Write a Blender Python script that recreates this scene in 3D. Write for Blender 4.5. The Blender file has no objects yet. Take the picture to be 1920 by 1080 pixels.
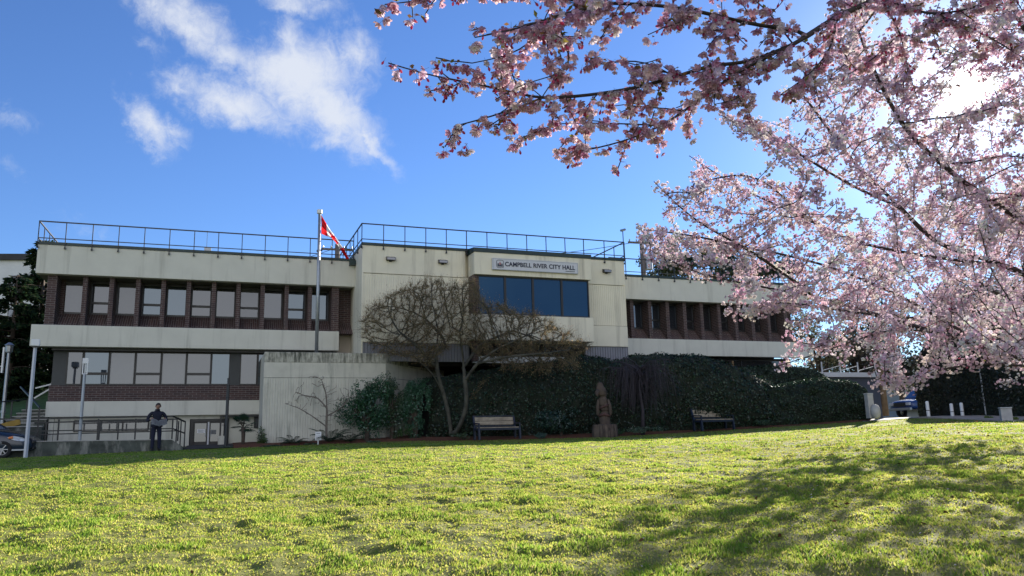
import bpy, bmesh, math, random
import numpy as np
from mathutils import Vector, Matrix
PI = math.pi
rng = np.random.default_rng(7); random.seed(7)
S = bpy.context.scene
COL = S.collection

# ------------------------------------------------------------------ camera model
F = 1458.0
PITCH = math.atan((812. - 540) / F); ROLL = math.radians(1.36)
fw = np.array([0, math.cos(PITCH), math.sin(PITCH)])
up0 = np.array([0, -math.sin(PITCH), math.cos(PITCH)]); ri0 = np.array([1., 0, 0])
UPV = up0 * math.cos(ROLL) + ri0 * math.sin(ROLL)
RIV = ri0 * math.cos(ROLL) - up0 * math.sin(ROLL)
EYE = np.array([0, 0, 1.55])
def spot(px, py, depth):                      # a surveyed place: direction from the viewpoint and distance
    return EYE + depth * (fw + (px - 960) / F * RIV + (540 - py) / F * UPV)
def proj(P):
    v = np.asarray(P) - EYE; z = v @ fw
    return 960 + F * (v @ RIV) / z, 540 - F * (v @ UPV) / z, z
AZ = math.radians(69.0538)
u = np.array([math.sin(AZ), math.cos(AZ), 0]); n = np.array([math.cos(AZ), -math.sin(AZ), 0])
OB = EYE - n * 34.7; OB[2] = 0
TH = PI / 2 - AZ                               # facade rotation about z
def W(s, t, z=0.): return OB + u * s + n * t + np.array([0, 0, z])
def ST(P): d = np.asarray(P)[..., :3] - OB; return d @ u, d @ n

# ------------------------------------------------------------------ noise and ground
def vnoise(x, y, seed=0):
    x = np.asarray(x, float); y = np.asarray(y, float)
    xi = np.floor(x).astype(np.int64); yi = np.floor(y).astype(np.int64)
    fx = x - xi; fy = y - yi; fx = fx * fx * (3 - 2 * fx); fy = fy * fy * (3 - 2 * fy)
    def h(a, b):
        k = (a * 374761393 + b * 668265263 + seed * 974634777) & 0xffffffff
        k = ((k ^ (k >> 13)) * 1274126177) & 0xffffffff
        return ((k ^ (k >> 16)) & 0xffff) / 65535.0
    return (h(xi, yi) * (1 - fx) + h(xi + 1, yi) * fx) * (1 - fy) + (h(xi, yi + 1) * (1 - fx) + h(xi + 1, yi + 1) * fx) * fy
def fbm(x, y, seed=0, o=3):
    r = 0; a = .5; f = 1.
    for i in range(o): r = r + a * vnoise(np.asarray(x) * f, np.asarray(y) * f, seed + i); a *= .5; f *= 2.1
    return r / (1 - .5 ** o)
KA = [-1.2, -.62, -.552, -.455, -.366, -.164, 0, .113, .252, .374, .495, .62, 1.2]
KV = [.034, .0367, .0385, .0398, .0408, .0420, .0405, .0411, .0423, .046, .0498, .0510, .052]
def G0(x, y):
    x = np.asarray(x, float); y = np.asarray(y, float)
    ye = np.clip(y, 0, 37)
    k = np.interp(x / np.maximum(y, 3.), KA, KV)
    q = np.clip(ye, 0, 30) / 30; s1 = np.interp(x / np.maximum(y, 3.), [-.62, -.25], [1.9, 1.5])     # the lawn climbs steadily at first, then levels out
    a = .75 / s1; b = .5 / s1; t = np.clip(q - a, 0, b)
    g = 30 * (s1 * np.minimum(q, a) + s1 * t - s1 * t * t / (2 * b))
    return k * np.where(ye < 30, g, ye)
def bump(x, y):
    x = np.asarray(x, float); y = np.asarray(y, float)
    a = np.clip(1.15 - y / 34, .25, 1)
    return a * (.11 * (fbm(x * 1.5, y * 1.5, 3) - .5) + .085 * (fbm(x * 4.2, y * 4.2, 9, 2) - .5) + .05 * (fbm(x * .5, y * .5, 5) - .5))
EDGE_S = [-60, -1.0, -.8, 0, 3, 6.7, 9, 10.6, 14.6, 19.9, 24.4, 27, 29, 60]
EDGE_T = [2.2, 2.2, 2.2, 2.5, 2.9, 3.3, 4.2, 4.75, 6.15, 6.2, 6.9, 7.5, 7.8, 7.8]
def on_lawn(x, y):
    P = np.stack([x, y, 0 * np.asarray(x)], -1); s, t = ST(P)
    return (t > np.interp(s, EDGE_S, EDGE_T)) & (np.asarray(x) < 17.6 + (35.6 - np.asarray(y)) * .33)
def G(x, y):
    r = G0(x, y)
    if np.ndim(r) == 0:
        return float(r + (bump(x, y) if on_lawn(np.array([x]), np.array([y]))[0] else 0))
    return r + bump(x, y) * on_lawn(x, y)

# ------------------------------------------------------------------ materials
def nmat(name):
    m = bpy.data.materials.new(name); m.use_nodes = True
    nt = m.node_tree; nt.nodes.clear()
    out = nt.nodes.new('ShaderNodeOutputMaterial')
    return m, nt, out
def N(nt, t, **kw):
    nd = nt.nodes.new(t)
    for k, v in kw.items():
        if k.startswith('i_'):
            key = k[2:]; key = int(key) if key.isdigit() else key.replace('_', ' ')
            nd.inputs[key].default_value = v
        else: setattr(nd, k, v)
    return nd
def rgb(c): return (c[0], c[1], c[2], 1)
def mix(nt, fac, a, b, blend='MIX'):
    m = nt.nodes.new('ShaderNodeMix'); m.data_type = 'RGBA'; m.blend_type = blend
    for sock, v in ((0, fac), (6, a), (7, b)):
        if hasattr(v, 'is_output'): nt.links.new(v, m.inputs[sock])
        else: m.inputs[sock].default_value = v if sock == 0 else rgb(v)
    return m.outputs[2]
def mathn(nt, op, a, b=None, c=None):
    m = nt.nodes.new('ShaderNodeMath'); m.operation = op
    for i, v in enumerate((a, b, c)):
        if v is None: continue
        if hasattr(v, 'is_output'): nt.links.new(v, m.inputs[i])
        else: m.inputs[i].default_value = v
    return m.outputs[0]
def ramp(nt, fac, p0, p1, c0=(0, 0, 0), c1=(1, 1, 1)):
    r = nt.nodes.new('ShaderNodeValToRGB')
    r.color_ramp.elements[0].position = p0; r.color_ramp.elements[0].color = rgb(c0)
    r.color_ramp.elements[1].position = p1; r.color_ramp.elements[1].color = rgb(c1)
    nt.links.new(fac, r.inputs[0]); return r.outputs[0]
def noise(nt, scale, detail=4, rough=.55, vec=None):
    t = N(nt, 'ShaderNodeTexNoise'); t.inputs['Scale'].default_value = scale
    t.inputs['Detail'].default_value = detail; t.inputs['Roughness'].default_value = rough
    if vec is None:
        tc = N(nt, 'ShaderNodeTexCoord'); vec = tc.outputs['Object']
    nt.links.new(vec, t.inputs['Vector']); return t.outputs['Fac']
def mapped(nt, scale):
    tc = N(nt, 'ShaderNodeTexCoord'); mp = N(nt, 'ShaderNodeMapping'); mp.inputs['Scale'].default_value = scale
    nt.links.new(tc.outputs['Object'], mp.inputs['Vector']); return mp.outputs['Vector']
def plain(name, c, rough=.6, var=.15, scale=6., metal=0., bumpv=0., bscale=40., dirt=None, spec=.5):
    m, nt, out = nmat(name)
    b = N(nt, 'ShaderNodeBsdfPrincipled'); b.inputs['Roughness'].default_value = rough; b.inputs['Metallic'].default_value = metal
    b.inputs['Specular IOR Level'].default_value = spec
    c2 = tuple(x * (1 - var) for x in c); c3 = tuple(min(1, x * (1 + var)) for x in c)
    colr = mix(nt, ramp(nt, noise(nt, scale), .3, .7), c2, c3)
    if dirt:                                   # streaks of weathering running down
        f = noise(nt, 1., 6, .65, mapped(nt, dirt[1]))
        colr = mix(nt, ramp(nt, f, dirt[2], dirt[3]), colr, dirt[0])
    nt.links.new(colr, b.inputs['Base Color'])
    if bumpv:
        bp = N(nt, 'ShaderNodeBump'); bp.inputs['Strength'].default_value = bumpv; bp.inputs['Distance'].default_value = .02
        nt.links.new(noise(nt, bscale, 5), bp.inputs['Height']); nt.links.new(bp.outputs[0], b.inputs['Normal'])
    nt.links.new(b.outputs[0], out.inputs[0]); return m
def brick(name, swap=False):
    m, nt, out = nmat(name)
    b = N(nt, 'ShaderNodeBsdfPrincipled'); b.inputs['Roughness'].default_value = .85
    tc = N(nt, 'ShaderNodeTexCoord'); sp = N(nt, 'ShaderNodeSeparateXYZ'); nt.links.new(tc.outputs['Object'], sp.inputs[0])
    h = mathn(nt, 'ADD', sp.outputs[0], sp.outputs[1]); cb = N(nt, 'ShaderNodeCombineXYZ')
    if swap: nt.links.new(sp.outputs[2], cb.inputs[0]); nt.links.new(sp.outputs[0], cb.inputs[1])
    else: nt.links.new(h, cb.inputs[0]); nt.links.new(sp.outputs[2], cb.inputs[1])
    t = N(nt, 'ShaderNodeTexBrick'); nt.links.new(cb.outputs[0], t.inputs['Vector'])
    t.inputs['Scale'].default_value = 1; t.inputs['Brick Width'].default_value = .30 if not swap else .6
    t.inputs['Row Height'].default_value = .088; t.inputs['Mortar Size'].default_value = .007; t.inputs['Mortar Smooth'].default_value = .2
    t.inputs['Color1'].default_value = rgb((.082, .044, .038)); t.inputs['Color2'].default_value = rgb((.046, .028, .028)); t.inputs['Mortar'].default_value = rgb((.24, .215, .20))
    t.inputs['Bias'].default_value = -.1
    colr = mix(nt, ramp(nt, noise(nt, 3.), .35, .75), t.outputs['Color'], (.05, .03, .03), 'MIX'); 
    mm = mix(nt, .45, t.outputs['Color'], colr); nt.links.new(mm, b.inputs['Base Color'])
    bp = N(nt, 'ShaderNodeBump'); bp.inputs['Strength'].default_value = .6; bp.inputs['Distance'].default_value = .012; bp.invert = True
    nt.links.new(t.outputs['Fac'], bp.inputs['Height']); nt.links.new(bp.outputs[0], b.inputs['Normal'])
    nt.links.new(b.outputs[0], out.inputs[0]); return m
def glass(name, base, refl, tint=(1, 1, 1), wav=.012):
    m, nt, out = nmat(name)
    d = N(nt, 'ShaderNodeBsdfDiffuse'); d.inputs[0].default_value = rgb(base)
    g = N(nt, 'ShaderNodeBsdfGlossy'); g.inputs['Roughness'].default_value = .03; g.inputs[0].default_value = rgb(tint)
    bp = N(nt, 'ShaderNodeBump'); bp.inputs['Strength'].default_value = .25; bp.inputs['Distance'].default_value = wav
    nt.links.new(noise(nt, .9, 2), bp.inputs['Height']); nt.links.new(bp.outputs[0], g.inputs['Normal'])
    ms = N(nt, 'ShaderNodeMixShader'); lw = N(nt, 'ShaderNodeLayerWeight'); lw.inputs[0].default_value = .25
    f = mathn(nt, 'MULTIPLY_ADD', lw.outputs['Fresnel'], .8, refl); nt.links.new(f, ms.inputs[0])
    nt.links.new(d.outputs[0], ms.inputs[1]); nt.links.new(g.outputs[0], ms.inputs[2]); nt.links.new(ms.outputs[0], out.inputs[0]); return m
def leafy(name, trans=.45, rough=.5, base=None, gloss=.0, dc=(1, 1, 1), tcol=(1, 1, 1)):
    """leaf or petal: diffuse plus translucent, colour from the 'tint' attribute (pigment of each leaf) or a base"""
    m, nt, out = nmat(name)
    if base is None:
        at = N(nt, 'ShaderNodeAttribute'); at.attribute_name = 'tint'; c = at.outputs['Color']
    else:
        c = mix(nt, ramp(nt, noise(nt, 3.), .35, .65), tuple(x * .7 for x in base), tuple(x * 1.3 for x in base))
    d = N(nt, 'ShaderNodeBsdfDiffuse'); t = N(nt, 'ShaderNodeBsdfTranslucent'); ms = N(nt, 'ShaderNodeMixShader'); ms.inputs[0].default_value = trans
    nt.links.new(mix(nt, 1., c, dc, 'MULTIPLY'), d.inputs[0]); nt.links.new(mix(nt, 1., c, tcol, 'MULTIPLY'), t.inputs[0]); nt.links.new(d.outputs[0], ms.inputs[1]); nt.links.new(t.outputs[0], ms.inputs[2])
    last = ms.outputs[0]
    if gloss:
        g = N(nt, 'ShaderNodeBsdfGlossy'); g.inputs['Roughness'].default_value = rough; g.inputs[0].default_value = (.8, .85, .9, 1)
        m2 = N(nt, 'ShaderNodeMixShader'); m2.inputs[0].default_value = gloss
        nt.links.new(last, m2.inputs[1]); nt.links.new(g.outputs[0], m2.inputs[2]); last = m2.outputs[0]
    nt.links.new(last, out.inputs[0]); return m

M = {}
CREAM = (.60, .59, .505)
M['cream'] = plain('cream_paint', CREAM, .75, .05, 1.3, bumpv=.12, bscale=60, dirt=((.36, .35, .29), (2.4, 2.4, .16), .53, .80))
M['cream_warm'] = plain('warm_cream_paint', (.74, .69, .535), .75, .05, 1.3, bumpv=.12, bscale=60, dirt=((.38, .35, .27), (2.4, 2.4, .16), .53, .80))
M['petal_near'] = leafy('petal_near', .40)
M['cream_old'] = plain('weathered_paint', (.56, .545, .46), .8, .09, 2.2, bumpv=.2, bscale=30, dirt=((.20, .205, .165), (3.2, 3.2, .35), .52, .80))
M['grime'] = plain('grimy_wall_top', (.42, .41, .34), .85, .35, 5., bumpv=.3, bscale=30, dirt=((.07, .075, .055), (7., 7., 1.1), .47, .66))
M['beige'] = plain('beige_paint', (.46, .40, .32), .75, .06, 1.5, bumpv=.1)
M['grey_metal'] = plain('grey_cladding', (.21, .215, .24), .5, .1, 2., bumpv=.05)
M['brick'] = brick('brown_brick'); M['soldier'] = brick('soldier_brick', True)
M['dark_green'] = plain('dark_green_trim', (.010, .030, .028), .45, .25, 3.)
M['frame'] = plain('bronze_frame', (.018, .017, .017), .4, .2, 3.)
M['dark_panel'] = plain('charcoal_panel', (.03, .034, .036), .5, .15, 2.)
M['soffit'] = plain('soffit', (.18, .17, .15), .8, .1, 2.)
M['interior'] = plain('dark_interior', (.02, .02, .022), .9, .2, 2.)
M['glass'] = glass('window_glass', (.026, .026, .028), .10, (.96, .98, 1.))
M['glass_blind'] = glass('window_glass_with_blind', (.095, .094, .094), .085, (.96, .98, 1.))
M['glass_sky'] = glass('window_glass_sky_tint', (.018, .022, .03), .13, (.80, .92, 1.)); M['glass_dark'] = glass('window_glass_dark', (.012, .014, .018), .16)  # glass_sky: bluish tint stands in for sky mirrored in those panes
M['glass_blue'] = glass('sky_tinted_blue_glass', (.006, .018, .038), .09, (.17, .38, .64))  # tinted glass, with the blue of the mirrored sky put into its colour
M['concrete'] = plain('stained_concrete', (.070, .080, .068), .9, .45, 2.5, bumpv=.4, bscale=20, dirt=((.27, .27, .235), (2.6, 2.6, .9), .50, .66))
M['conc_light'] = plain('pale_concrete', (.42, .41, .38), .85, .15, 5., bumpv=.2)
M['steel'] = plain('galvanised_steel', (.34, .36, .38), .4, .12, 4., metal=.6)
M['white'] = plain('white_paint', (.72, .73, .72), .5, .06, 3.)
M['black_metal'] = plain('black_metal', (.012, .014, .018), .4, .2, 5.)
M['navy_metal'] = plain('navy_painted_metal', (.010, .016, .035), .4, .2, 5.)
M['wood'] = plain('weathered_slat', (.34, .29, .22), .8, .22, 5., bumpv=.3, bscale=12, dirt=((.16, .13, .10), (1.5, 14, 14), .5, .75))
M['carved'] = plain('carved_cedar', (.085, .062, .046), .85, .3, 4., bumpv=.5, bscale=14, dirt=((.055, .04, .03), (6, 6, .7), .5, .75))
M['carved_red'] = plain('carved_red_cedar', (.085, .042, .036), .85, .25, 5., bumpv=.4, bscale=18)
M['stump'] = plain('stump_wood', (.105, .078, .058), .9, .3, 4., bumpv=.7, bscale=10, dirt=((.03, .022, .018), (11, 11, .5), .46, .6))
M['asphalt'] = plain('asphalt', (.05, .05, .052), .9, .2, 8., bumpv=.3, bscale=120)
M['path'] = plain('path_concrete', (.33, .32, .30), .9, .12, 3., bumpv=.2)
M['kerb'] = plain('stone_kerb', (.40, .34, .28), .9, .25, 6., bumpv=.4)
M['mulch'] = plain('red_bark_mulch', (.115, .042, .022), .95, .5, 26., bumpv=1., bscale=55)
M['bark_cherry'] = plain('cherry_bark', (.040, .030, .029), .8, .35, 9., bumpv=.6, bscale=30)
M['bark_maple'] = plain('maple_bark', (.062, .060, .046), .85, .55, 4., bumpv=.5, bscale=25)
M['bark'] = plain('brown_bark', (.07, .052, .04), .9, .35, 8., bumpv=.6, bscale=20)
M['twig'] = plain('grey_twig', (.17, .145, .12), .85, .3, 5.)
M['leaf'] = leafy('leaf', .35, .35, None, .06)
M['petal'] = leafy('petal', .38)
M['needle'] = leafy('needle', .25)
M['ivy'] = leafy('ivy_leaf', .2, .4, None, .035)
M['grass'] = leafy('grass_blade', .58, .4, None, .0, (.68, .95, .72), (1.16, 1.15, .88))
M['litter'] = leafy('fallen_petal', .3)
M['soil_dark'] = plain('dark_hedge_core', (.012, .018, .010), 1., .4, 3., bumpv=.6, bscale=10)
M['skin'] = plain('skin', (.30, .17, .125), .6, .06, 20.)
M['hair'] = plain('dark_hair', (.010, .009, .009), .6, .2, 40.)
M['jacket'] = plain('navy_jacket', (.009, .011, .026), .85, .2, 12., bumpv=.4, bscale=20)
M['trousers'] = plain('dark_denim', (.010, .013, .034), .9, .2, 14., bumpv=.3, bscale=20)
M['shoe'] = plain('black_shoe', (.008, .008, .009), .5, .2, 9.)
M['paper'] = plain('newsprint', (.17, .18, .18), .9, .1, 20.)
M['paper_ink'] = plain('grey_ink', (.12, .12, .13), .9, .1, 20.)
M['ink'] = plain('navy_lettering', (.012, .016, .04), .6, .05, 3.)
M['sign_face'] = plain('sign_face', (.55, .56, .58), .5, .03, 2.)
M['red'] = leafy('red_flag_cloth', .45, .5, (.62, .02, .025)); M['flag_white'] = leafy('white_flag_cloth', .45, .5, (.75, .74, .74))
M['pink'] = plain('dull_red', (.35, .12, .12), .6, .1, 3.)
M['car_blue'] = plain('slate_blue_car_paint', (.010, .022, .042), .22, .05, 2., spec=.7)
M['truck_blue'] = plain('blue_truck_paint', (.012, .045, .17), .25, .05, 2., spec=.7)
M['tyre'] = plain('tyre_rubber', (.012, .012, .013), .85, .2, 9.)
M['rim'] = plain('alloy_rim', (.35, .36, .38), .35, .1, 5., metal=.8)
M['lamp_glass'] = plain('headlight_lens', (.55, .58, .62), .1, .3, 14.)
M['amber'] = plain('amber_lens', (.75, .22, .04), .2, .1, 8.)
M['plate'] = plain('number_plate', (.6, .62, .66), .5, .05, 8.)
M['yellow'] = plain('mustard_paint', (.30, .19, .03), .7, .2, 4.)
M['pole_wood'] = plain('brown_post_wood', (.17, .12, .07), .9, .25, 5., bumpv=.4)
M['util_wood'] = plain('utility_pole_wood', (.13, .11, .095), .9, .2, 5.)
M['siding'] = plain('white_siding', (.52, .54, .56), .7, .06, 1., bumpv=.1)
M['roof_dark'] = plain('dark_roofing', (.035, .036, .04), .85, .2, 2.)
M['grey_house'] = plain('grey_siding', (.27, .29, .30), .8, .1, 1.)
M['blue_wall'] = plain('slate_wall', (.05, .06, .085), .8, .15, 1.)

# ------------------------------------------------------------------ mesh builder
class MB:
    def __init__(s): s.v = []; s.f = []; s.m = []
    def add(s, vs, fs, m=0):
        b = len(s.v); s.v += [tuple(map(float, p)) for p in vs]
        s.f += [tuple(b + i for i in q) for q in fs]; s.m += [m] * len(fs); return s
    def box(s, x0, x1, y0, y1, z0, z1, m=0):
        v = [(x, y, z) for z in (z0, z1) for x, y in ((x0, y0), (x1, y0), (x1, y1), (x0, y1))]
        s.add(v, [(3, 2, 1, 0), (4, 5, 6, 7), (0, 1, 5, 4), (1, 2, 6, 5), (2, 3, 7, 6), (3, 0, 4, 7)], m); return s
    def quad(s, a, b, c, d, m=0): return s.add([a, b, c, d], [(0, 1, 2, 3)], m)
    def tube(s, pts, rad, k=8, m=0, cap=True):
        P = np.asarray(pts, float); R = np.full(len(P), rad) if np.isscalar(rad) else np.asarray(rad, float)
        T = np.gradient(P, axis=0); T /= np.maximum(np.linalg.norm(T, axis=1, keepdims=True), 1e-9)
        ref = np.array([0, 0, 1.]) if abs(T[0][2]) < .9 else np.array([1., 0, 0])
        vs = []; A = np.cross(ref, T[0]); A /= np.linalg.norm(A)
        cs = [(math.cos(2 * PI * i / k), math.sin(2 * PI * i / k)) for i in range(k)]
        for i in range(len(P)):
            A = A - T[i] * (A @ T[i]); A /= max(np.linalg.norm(A), 1e-9); B = np.cross(T[i], A)
            for c, q in cs: vs.append(P[i] + R[i] * (c * A + q * B))
        fs = [(i * k + j, i * k + (j + 1) % k, (i + 1) * k + (j + 1) % k, (i + 1) * k + j) for i in range(len(P) - 1) for j in range(k)]
        if cap: fs += [tuple(range(k - 1, -1, -1)), tuple(range((len(P) - 1) * k, len(P) * k))]
        s.add(vs, fs, m); return s
    def bar(s, a, b, w, h=None, m=0):
        h = h or w; a = np.asarray(a, float); b = np.asarray(b, float); t = b - a; t /= np.linalg.norm(t)
        ref = np.array([0, 0, 1.]) if abs(t[2]) < .95 else np.array([0., 1, 0])
        A = np.cross(t, ref); A /= np.linalg.norm(A); B = np.cross(A, t)
        v = [p + A * sx * w / 2 + B * sz * h / 2 for p in (a, b) for sx, sz in ((-1, -1), (1, -1), (1, 1), (-1, 1))]
        s.add(v, [(0, 1, 2, 3), (7, 6, 5, 4), (0, 4, 5, 1), (1, 5, 6, 2), (2, 6, 7, 3), (3, 7, 4, 0)], m); return s
    def lathe(s, prof, k=16, c=(0, 0), m=0):
        vs = [(c[0] + r * math.cos(2 * PI * j / k), c[1] + r * math.sin(2 * PI * j / k), z) for r, z in prof for j in range(k)]
        fs = [(i * k + j, i * k + (j + 1) % k, (i + 1) * k + (j + 1) % k, (i + 1) * k + j) for i in range(len(prof) - 1) for j in range(k)]
        fs += [tuple(range(k - 1, -1, -1)), tuple(range((len(prof) - 1) * k, len(prof) * k))]
        s.add(vs, fs, m); return s
    def prism(s, poly, y0, y1, m=0):           # poly in (x,z), extruded along y
        k = len(poly); vs = [(x, y0, z) for x, z in poly] + [(x, y1, z) for x, z in poly]
        s.add(vs, [tuple(range(k)), tuple(range(2 * k - 1, k - 1, -1))] + [(i, i + k, (i + 1) % k + k, (i + 1) % k) for i in range(k)], m); return s
    def prismx(s, poly, x0, x1, m=0):          # poly in (y,z), extruded along x
        k = len(poly); vs = [(x0, y, z) for y, z in poly] + [(x1, y, z) for y, z in poly]
        s.add(vs, [tuple(range(k)), tuple(range(2 * k - 1, k - 1, -1))] + [(i, i + k, (i + 1) % k + k, (i + 1) % k) for i in range(k)], m); return s
    def build(s, name, mats, parent=None, smooth=False, bevel=0):
        me = bpy.data.meshes.new(name); me.from_pydata(s.v, [], s.f)
        mats = mats if isinstance(mats, (list, tuple)) else [mats]
        for q in mats: me.materials.append(q)
        me.polygons.foreach_set('material_index', s.m)
        if smooth: me.polygons.foreach_set('use_smooth', [True] * len(s.f))
        bm = bmesh.new(); bm.from_mesh(me); bmesh.ops.recalc_face_normals(bm, faces=bm.faces); bm.to_mesh(me); bm.free()
        o = bpy.data.objects.new(name, me); COL.objects.link(o)
        if parent: o.parent = parent
        if bevel:
            b = o.modifiers.new('bevel', 'BEVEL'); b.width = bevel; b.segments = 2; b.limit_method = 'ANGLE'
        return o
def npmesh(name, V, Fq, mat, parent=None, tint=None, smooth=False, mi=None):
    """big mesh from arrays; Fq is a list of (count, k) index arrays"""
    me = bpy.data.meshes.new(name); V = np.ascontiguousarray(V, np.float32)
    if not isinstance(Fq, list): Fq = [Fq]
    nf = sum(len(f) for f in Fq); li = np.concatenate([f.ravel() for f in Fq]).astype(np.int32)
    tot = np.concatenate([np.full(len(f), f.shape[1], np.int32) for f in Fq]); st = np.concatenate([[0], np.cumsum(tot)[:-1]]).astype(np.int32)
    me.vertices.add(len(V)); me.vertices.foreach_set('co', V.ravel())
    me.loops.add(len(li)); me.loops.foreach_set('vertex_index', li)
    me.polygons.add(nf); me.polygons.foreach_set('loop_start', st); me.polygons.foreach_set('loop_total', tot)
    for q in (mat if isinstance(mat, (list, tuple)) else [mat]): me.materials.append(q)
    if mi is not None: me.polygons.foreach_set('material_index', np.asarray(mi, np.int32))
    if smooth: me.polygons.foreach_set('use_smooth', np.ones(nf, bool))
    if tint is not None:
        a = me.attributes.new('tint', 'FLOAT_COLOR', 'POINT')
        c = np.ones((len(V), 4), np.float32); c[:, :3] = tint; a.data.foreach_set('color', c.ravel())
    me.update(calc_edges=True)
    o = bpy.data.objects.new(name, me); COL.objects.link(o)
    if parent: o.parent = parent
    return o
def tag(o, label=None, cat=None, group=None, kind=None):
    if label: o['label'] = label
    if cat: o['category'] = cat
    if group: o['group'] = group
    if kind: o['kind'] = kind
    return o
def thing(name, label, cat, loc, rz=0., group=None):
    o = bpy.data.objects.new(name, None); COL.objects.link(o); o.empty_display_size = .3
    o.location = tuple(map(float, loc)); o.rotation_euler = (0, 0, rz)
    return tag(o, label, cat, group)
def dup(root, loc, rz, label, name=None):
    r = root.copy(); COL.objects.link(r); r.location = tuple(map(float, loc)); r.rotation_euler = (0, 0, rz); r['label'] = label
    for ch in list(root.children):
        c = ch.copy(); COL.objects.link(c); c.parent = r
        for g in list(ch.children):
            d = g.copy(); COL.objects.link(d); d.parent = c
    return r
def rotmats(k, axis=None, spread=PI, r=rng):
    """random rotations: local z leaned toward axis (k,3) within spread, random spin"""
    if axis is None:
        a = r.normal(size=(k, 3))
    else:
        a = np.broadcast_to(axis, (k, 3)) / np.maximum(np.linalg.norm(np.broadcast_to(axis, (k, 3)), axis=1, keepdims=True), 1e-9) + r.normal(size=(k, 3)) * spread
    a = a / np.maximum(np.linalg.norm(a, axis=1, keepdims=True), 1e-9)
    b = r.normal(size=(k, 3)); b -= a * (a * b).sum(1, keepdims=True); b /= np.maximum(np.linalg.norm(b, axis=1, keepdims=True), 1e-9)
    return np.stack([b, np.cross(a, b), a], axis=2)
def scatter(T, TF, pos, Rm, scale):
    """copies of a template: T (k,3), TF list of face arrays -> V, F"""
    k = len(T); Np = len(pos)
    V = np.einsum('nij,kj->nki', Rm, T) * np.asarray(scale).reshape(-1, 1, 1) + pos[:, None, :]
    off = (np.arange(Np) * k)[:, None, None]
    return V.reshape(-1, 3), [(f[None] + off).reshape(-1, f.shape[1]) for f in TF]
LEAF_T = np.array([[0, 0, 0], [.28, .5, .08], [0, 1, -.08], [-.28, .5, .08]]); LEAF_F = [np.array([[0, 1, 2, 3]])]
def hues(k, cols, jit=.25, r=rng):
    c = np.asarray(cols, float)[r.integers(0, len(cols), k)]
    return np.clip(c * (1 + r.uniform(-jit, jit, (k, 1))) * (1 + r.uniform(-.08, .08, (k, 3))), 0, 1)

# ------------------------------------------------------------------ trees
def colonize(nodes, parents, att, step, di, dk, iters, trop=(0, 0, 0), wob=.15, r=rng):
    nodes = [np.asarray(p, float) for p in nodes]; parents = list(parents); att = np.asarray(att, float)
    NA = np.array(nodes); d = np.full(len(att), 1e9); ni = np.zeros(len(att), int)
    def upd(new, base):
        nonlocal d, ni
        for c0 in range(0, len(new), 256):
            q = new[c0:c0 + 256]; D = np.linalg.norm(att[:, None] - q[None], axis=2); j = D.argmin(1); dm = D[np.arange(len(att)), j]
            b = dm < d; d[b] = dm[b]; ni[b] = base + c0 + j[b]
    upd(NA, 0); trop = np.asarray(trop, float); kids = {}
    for it in range(iters):
        keep = d > dk; att = att[keep]; d = d[keep]; ni = ni[keep]
        if not len(att): break
        act = d < di
        if not act.any(): break
        idx = ni[act]; dirs = att[act] - np.array(nodes)[idx]; dirs /= np.linalg.norm(dirs, axis=1, keepdims=True)
        un, inv = np.unique(idx, return_inverse=True); sm = np.zeros((len(un), 3)); np.add.at(sm, inv, dirs)
        new = []
        for i, sv in zip(un, sm):
            v = sv / max(np.linalg.norm(sv), 1e-6) + trop + r.normal(size=3) * wob; v /= np.linalg.norm(v)
            p = nodes[i] + v * step
            if any(np.linalg.norm(p - q) < step * .35 for q in kids.get(i, [])): continue
            kids.setdefault(i, []).append(p); nodes.append(p); parents.append(i); new.append(p)
        if not new: break
        upd(np.array(new), len(nodes) - len(new))
    return np.array(nodes), np.array(parents)
def radii(parents, r0, e=2.3):
    a = np.zeros(len(parents)); ch = np.zeros(len(parents), int)
    for p in parents:
        if p >= 0: ch[p] += 1
    a[ch == 0] = r0 ** e
    for i in range(len(parents) - 1, 0, -1):
        if parents[i] >= 0: a[parents[i]] += a[i]
    return a ** (1 / e), ch
def chains(nodes, parents, R):
    kids = [[] for _ in nodes]
    for i, p in enumerate(parents):
        if p >= 0: kids[p].append(i)
    out = []; stack = [(i, None) for i, p in enumerate(parents) if p < 0]
    while stack:
        i, pr = stack.pop(); ch = [] if pr is None else [pr]
        while True:
            ch.append(i)
            if not kids[i]: break
            ks = sorted(kids[i], key=lambda q: -R[q])
            for q in ks[1:]: stack.append((q, i))
            i = ks[0]
        out.append(ch)
    return out
def branch_mesh(nodes, parents, R, rmin=0., rmax=9.):
    mb = MB()
    for ch in chains(nodes, parents, R):
        if len(ch) < 2: continue
        rr = R[ch].copy(); rr[0] = min(rr[0], rr[1] * 1.15)
        k = 8 if rr[0] > .05 else (5 if rr[0] > .012 else 3)
        P = nodes[ch]
        mb.tube(P, rr, k, cap=False)
    return mb
def polyline(pts, step):
    P = np.asarray(pts, float); L = np.concatenate([[0], np.cumsum(np.linalg.norm(np.diff(P, axis=0), axis=1))])
    k = max(2, int(L[-1] / step) + 1); q = np.linspace(0, L[-1], k)
    Q = np.stack([np.interp(q, L, P[:, j]) for j in range(3)], 1)
    if len(Q) > 4:                              # soften the kinks
        for _ in range(3): Q[1:-1] = .25 * Q[:-2] + .5 * Q[1:-1] + .25 * Q[2:]
    return Q

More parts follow.
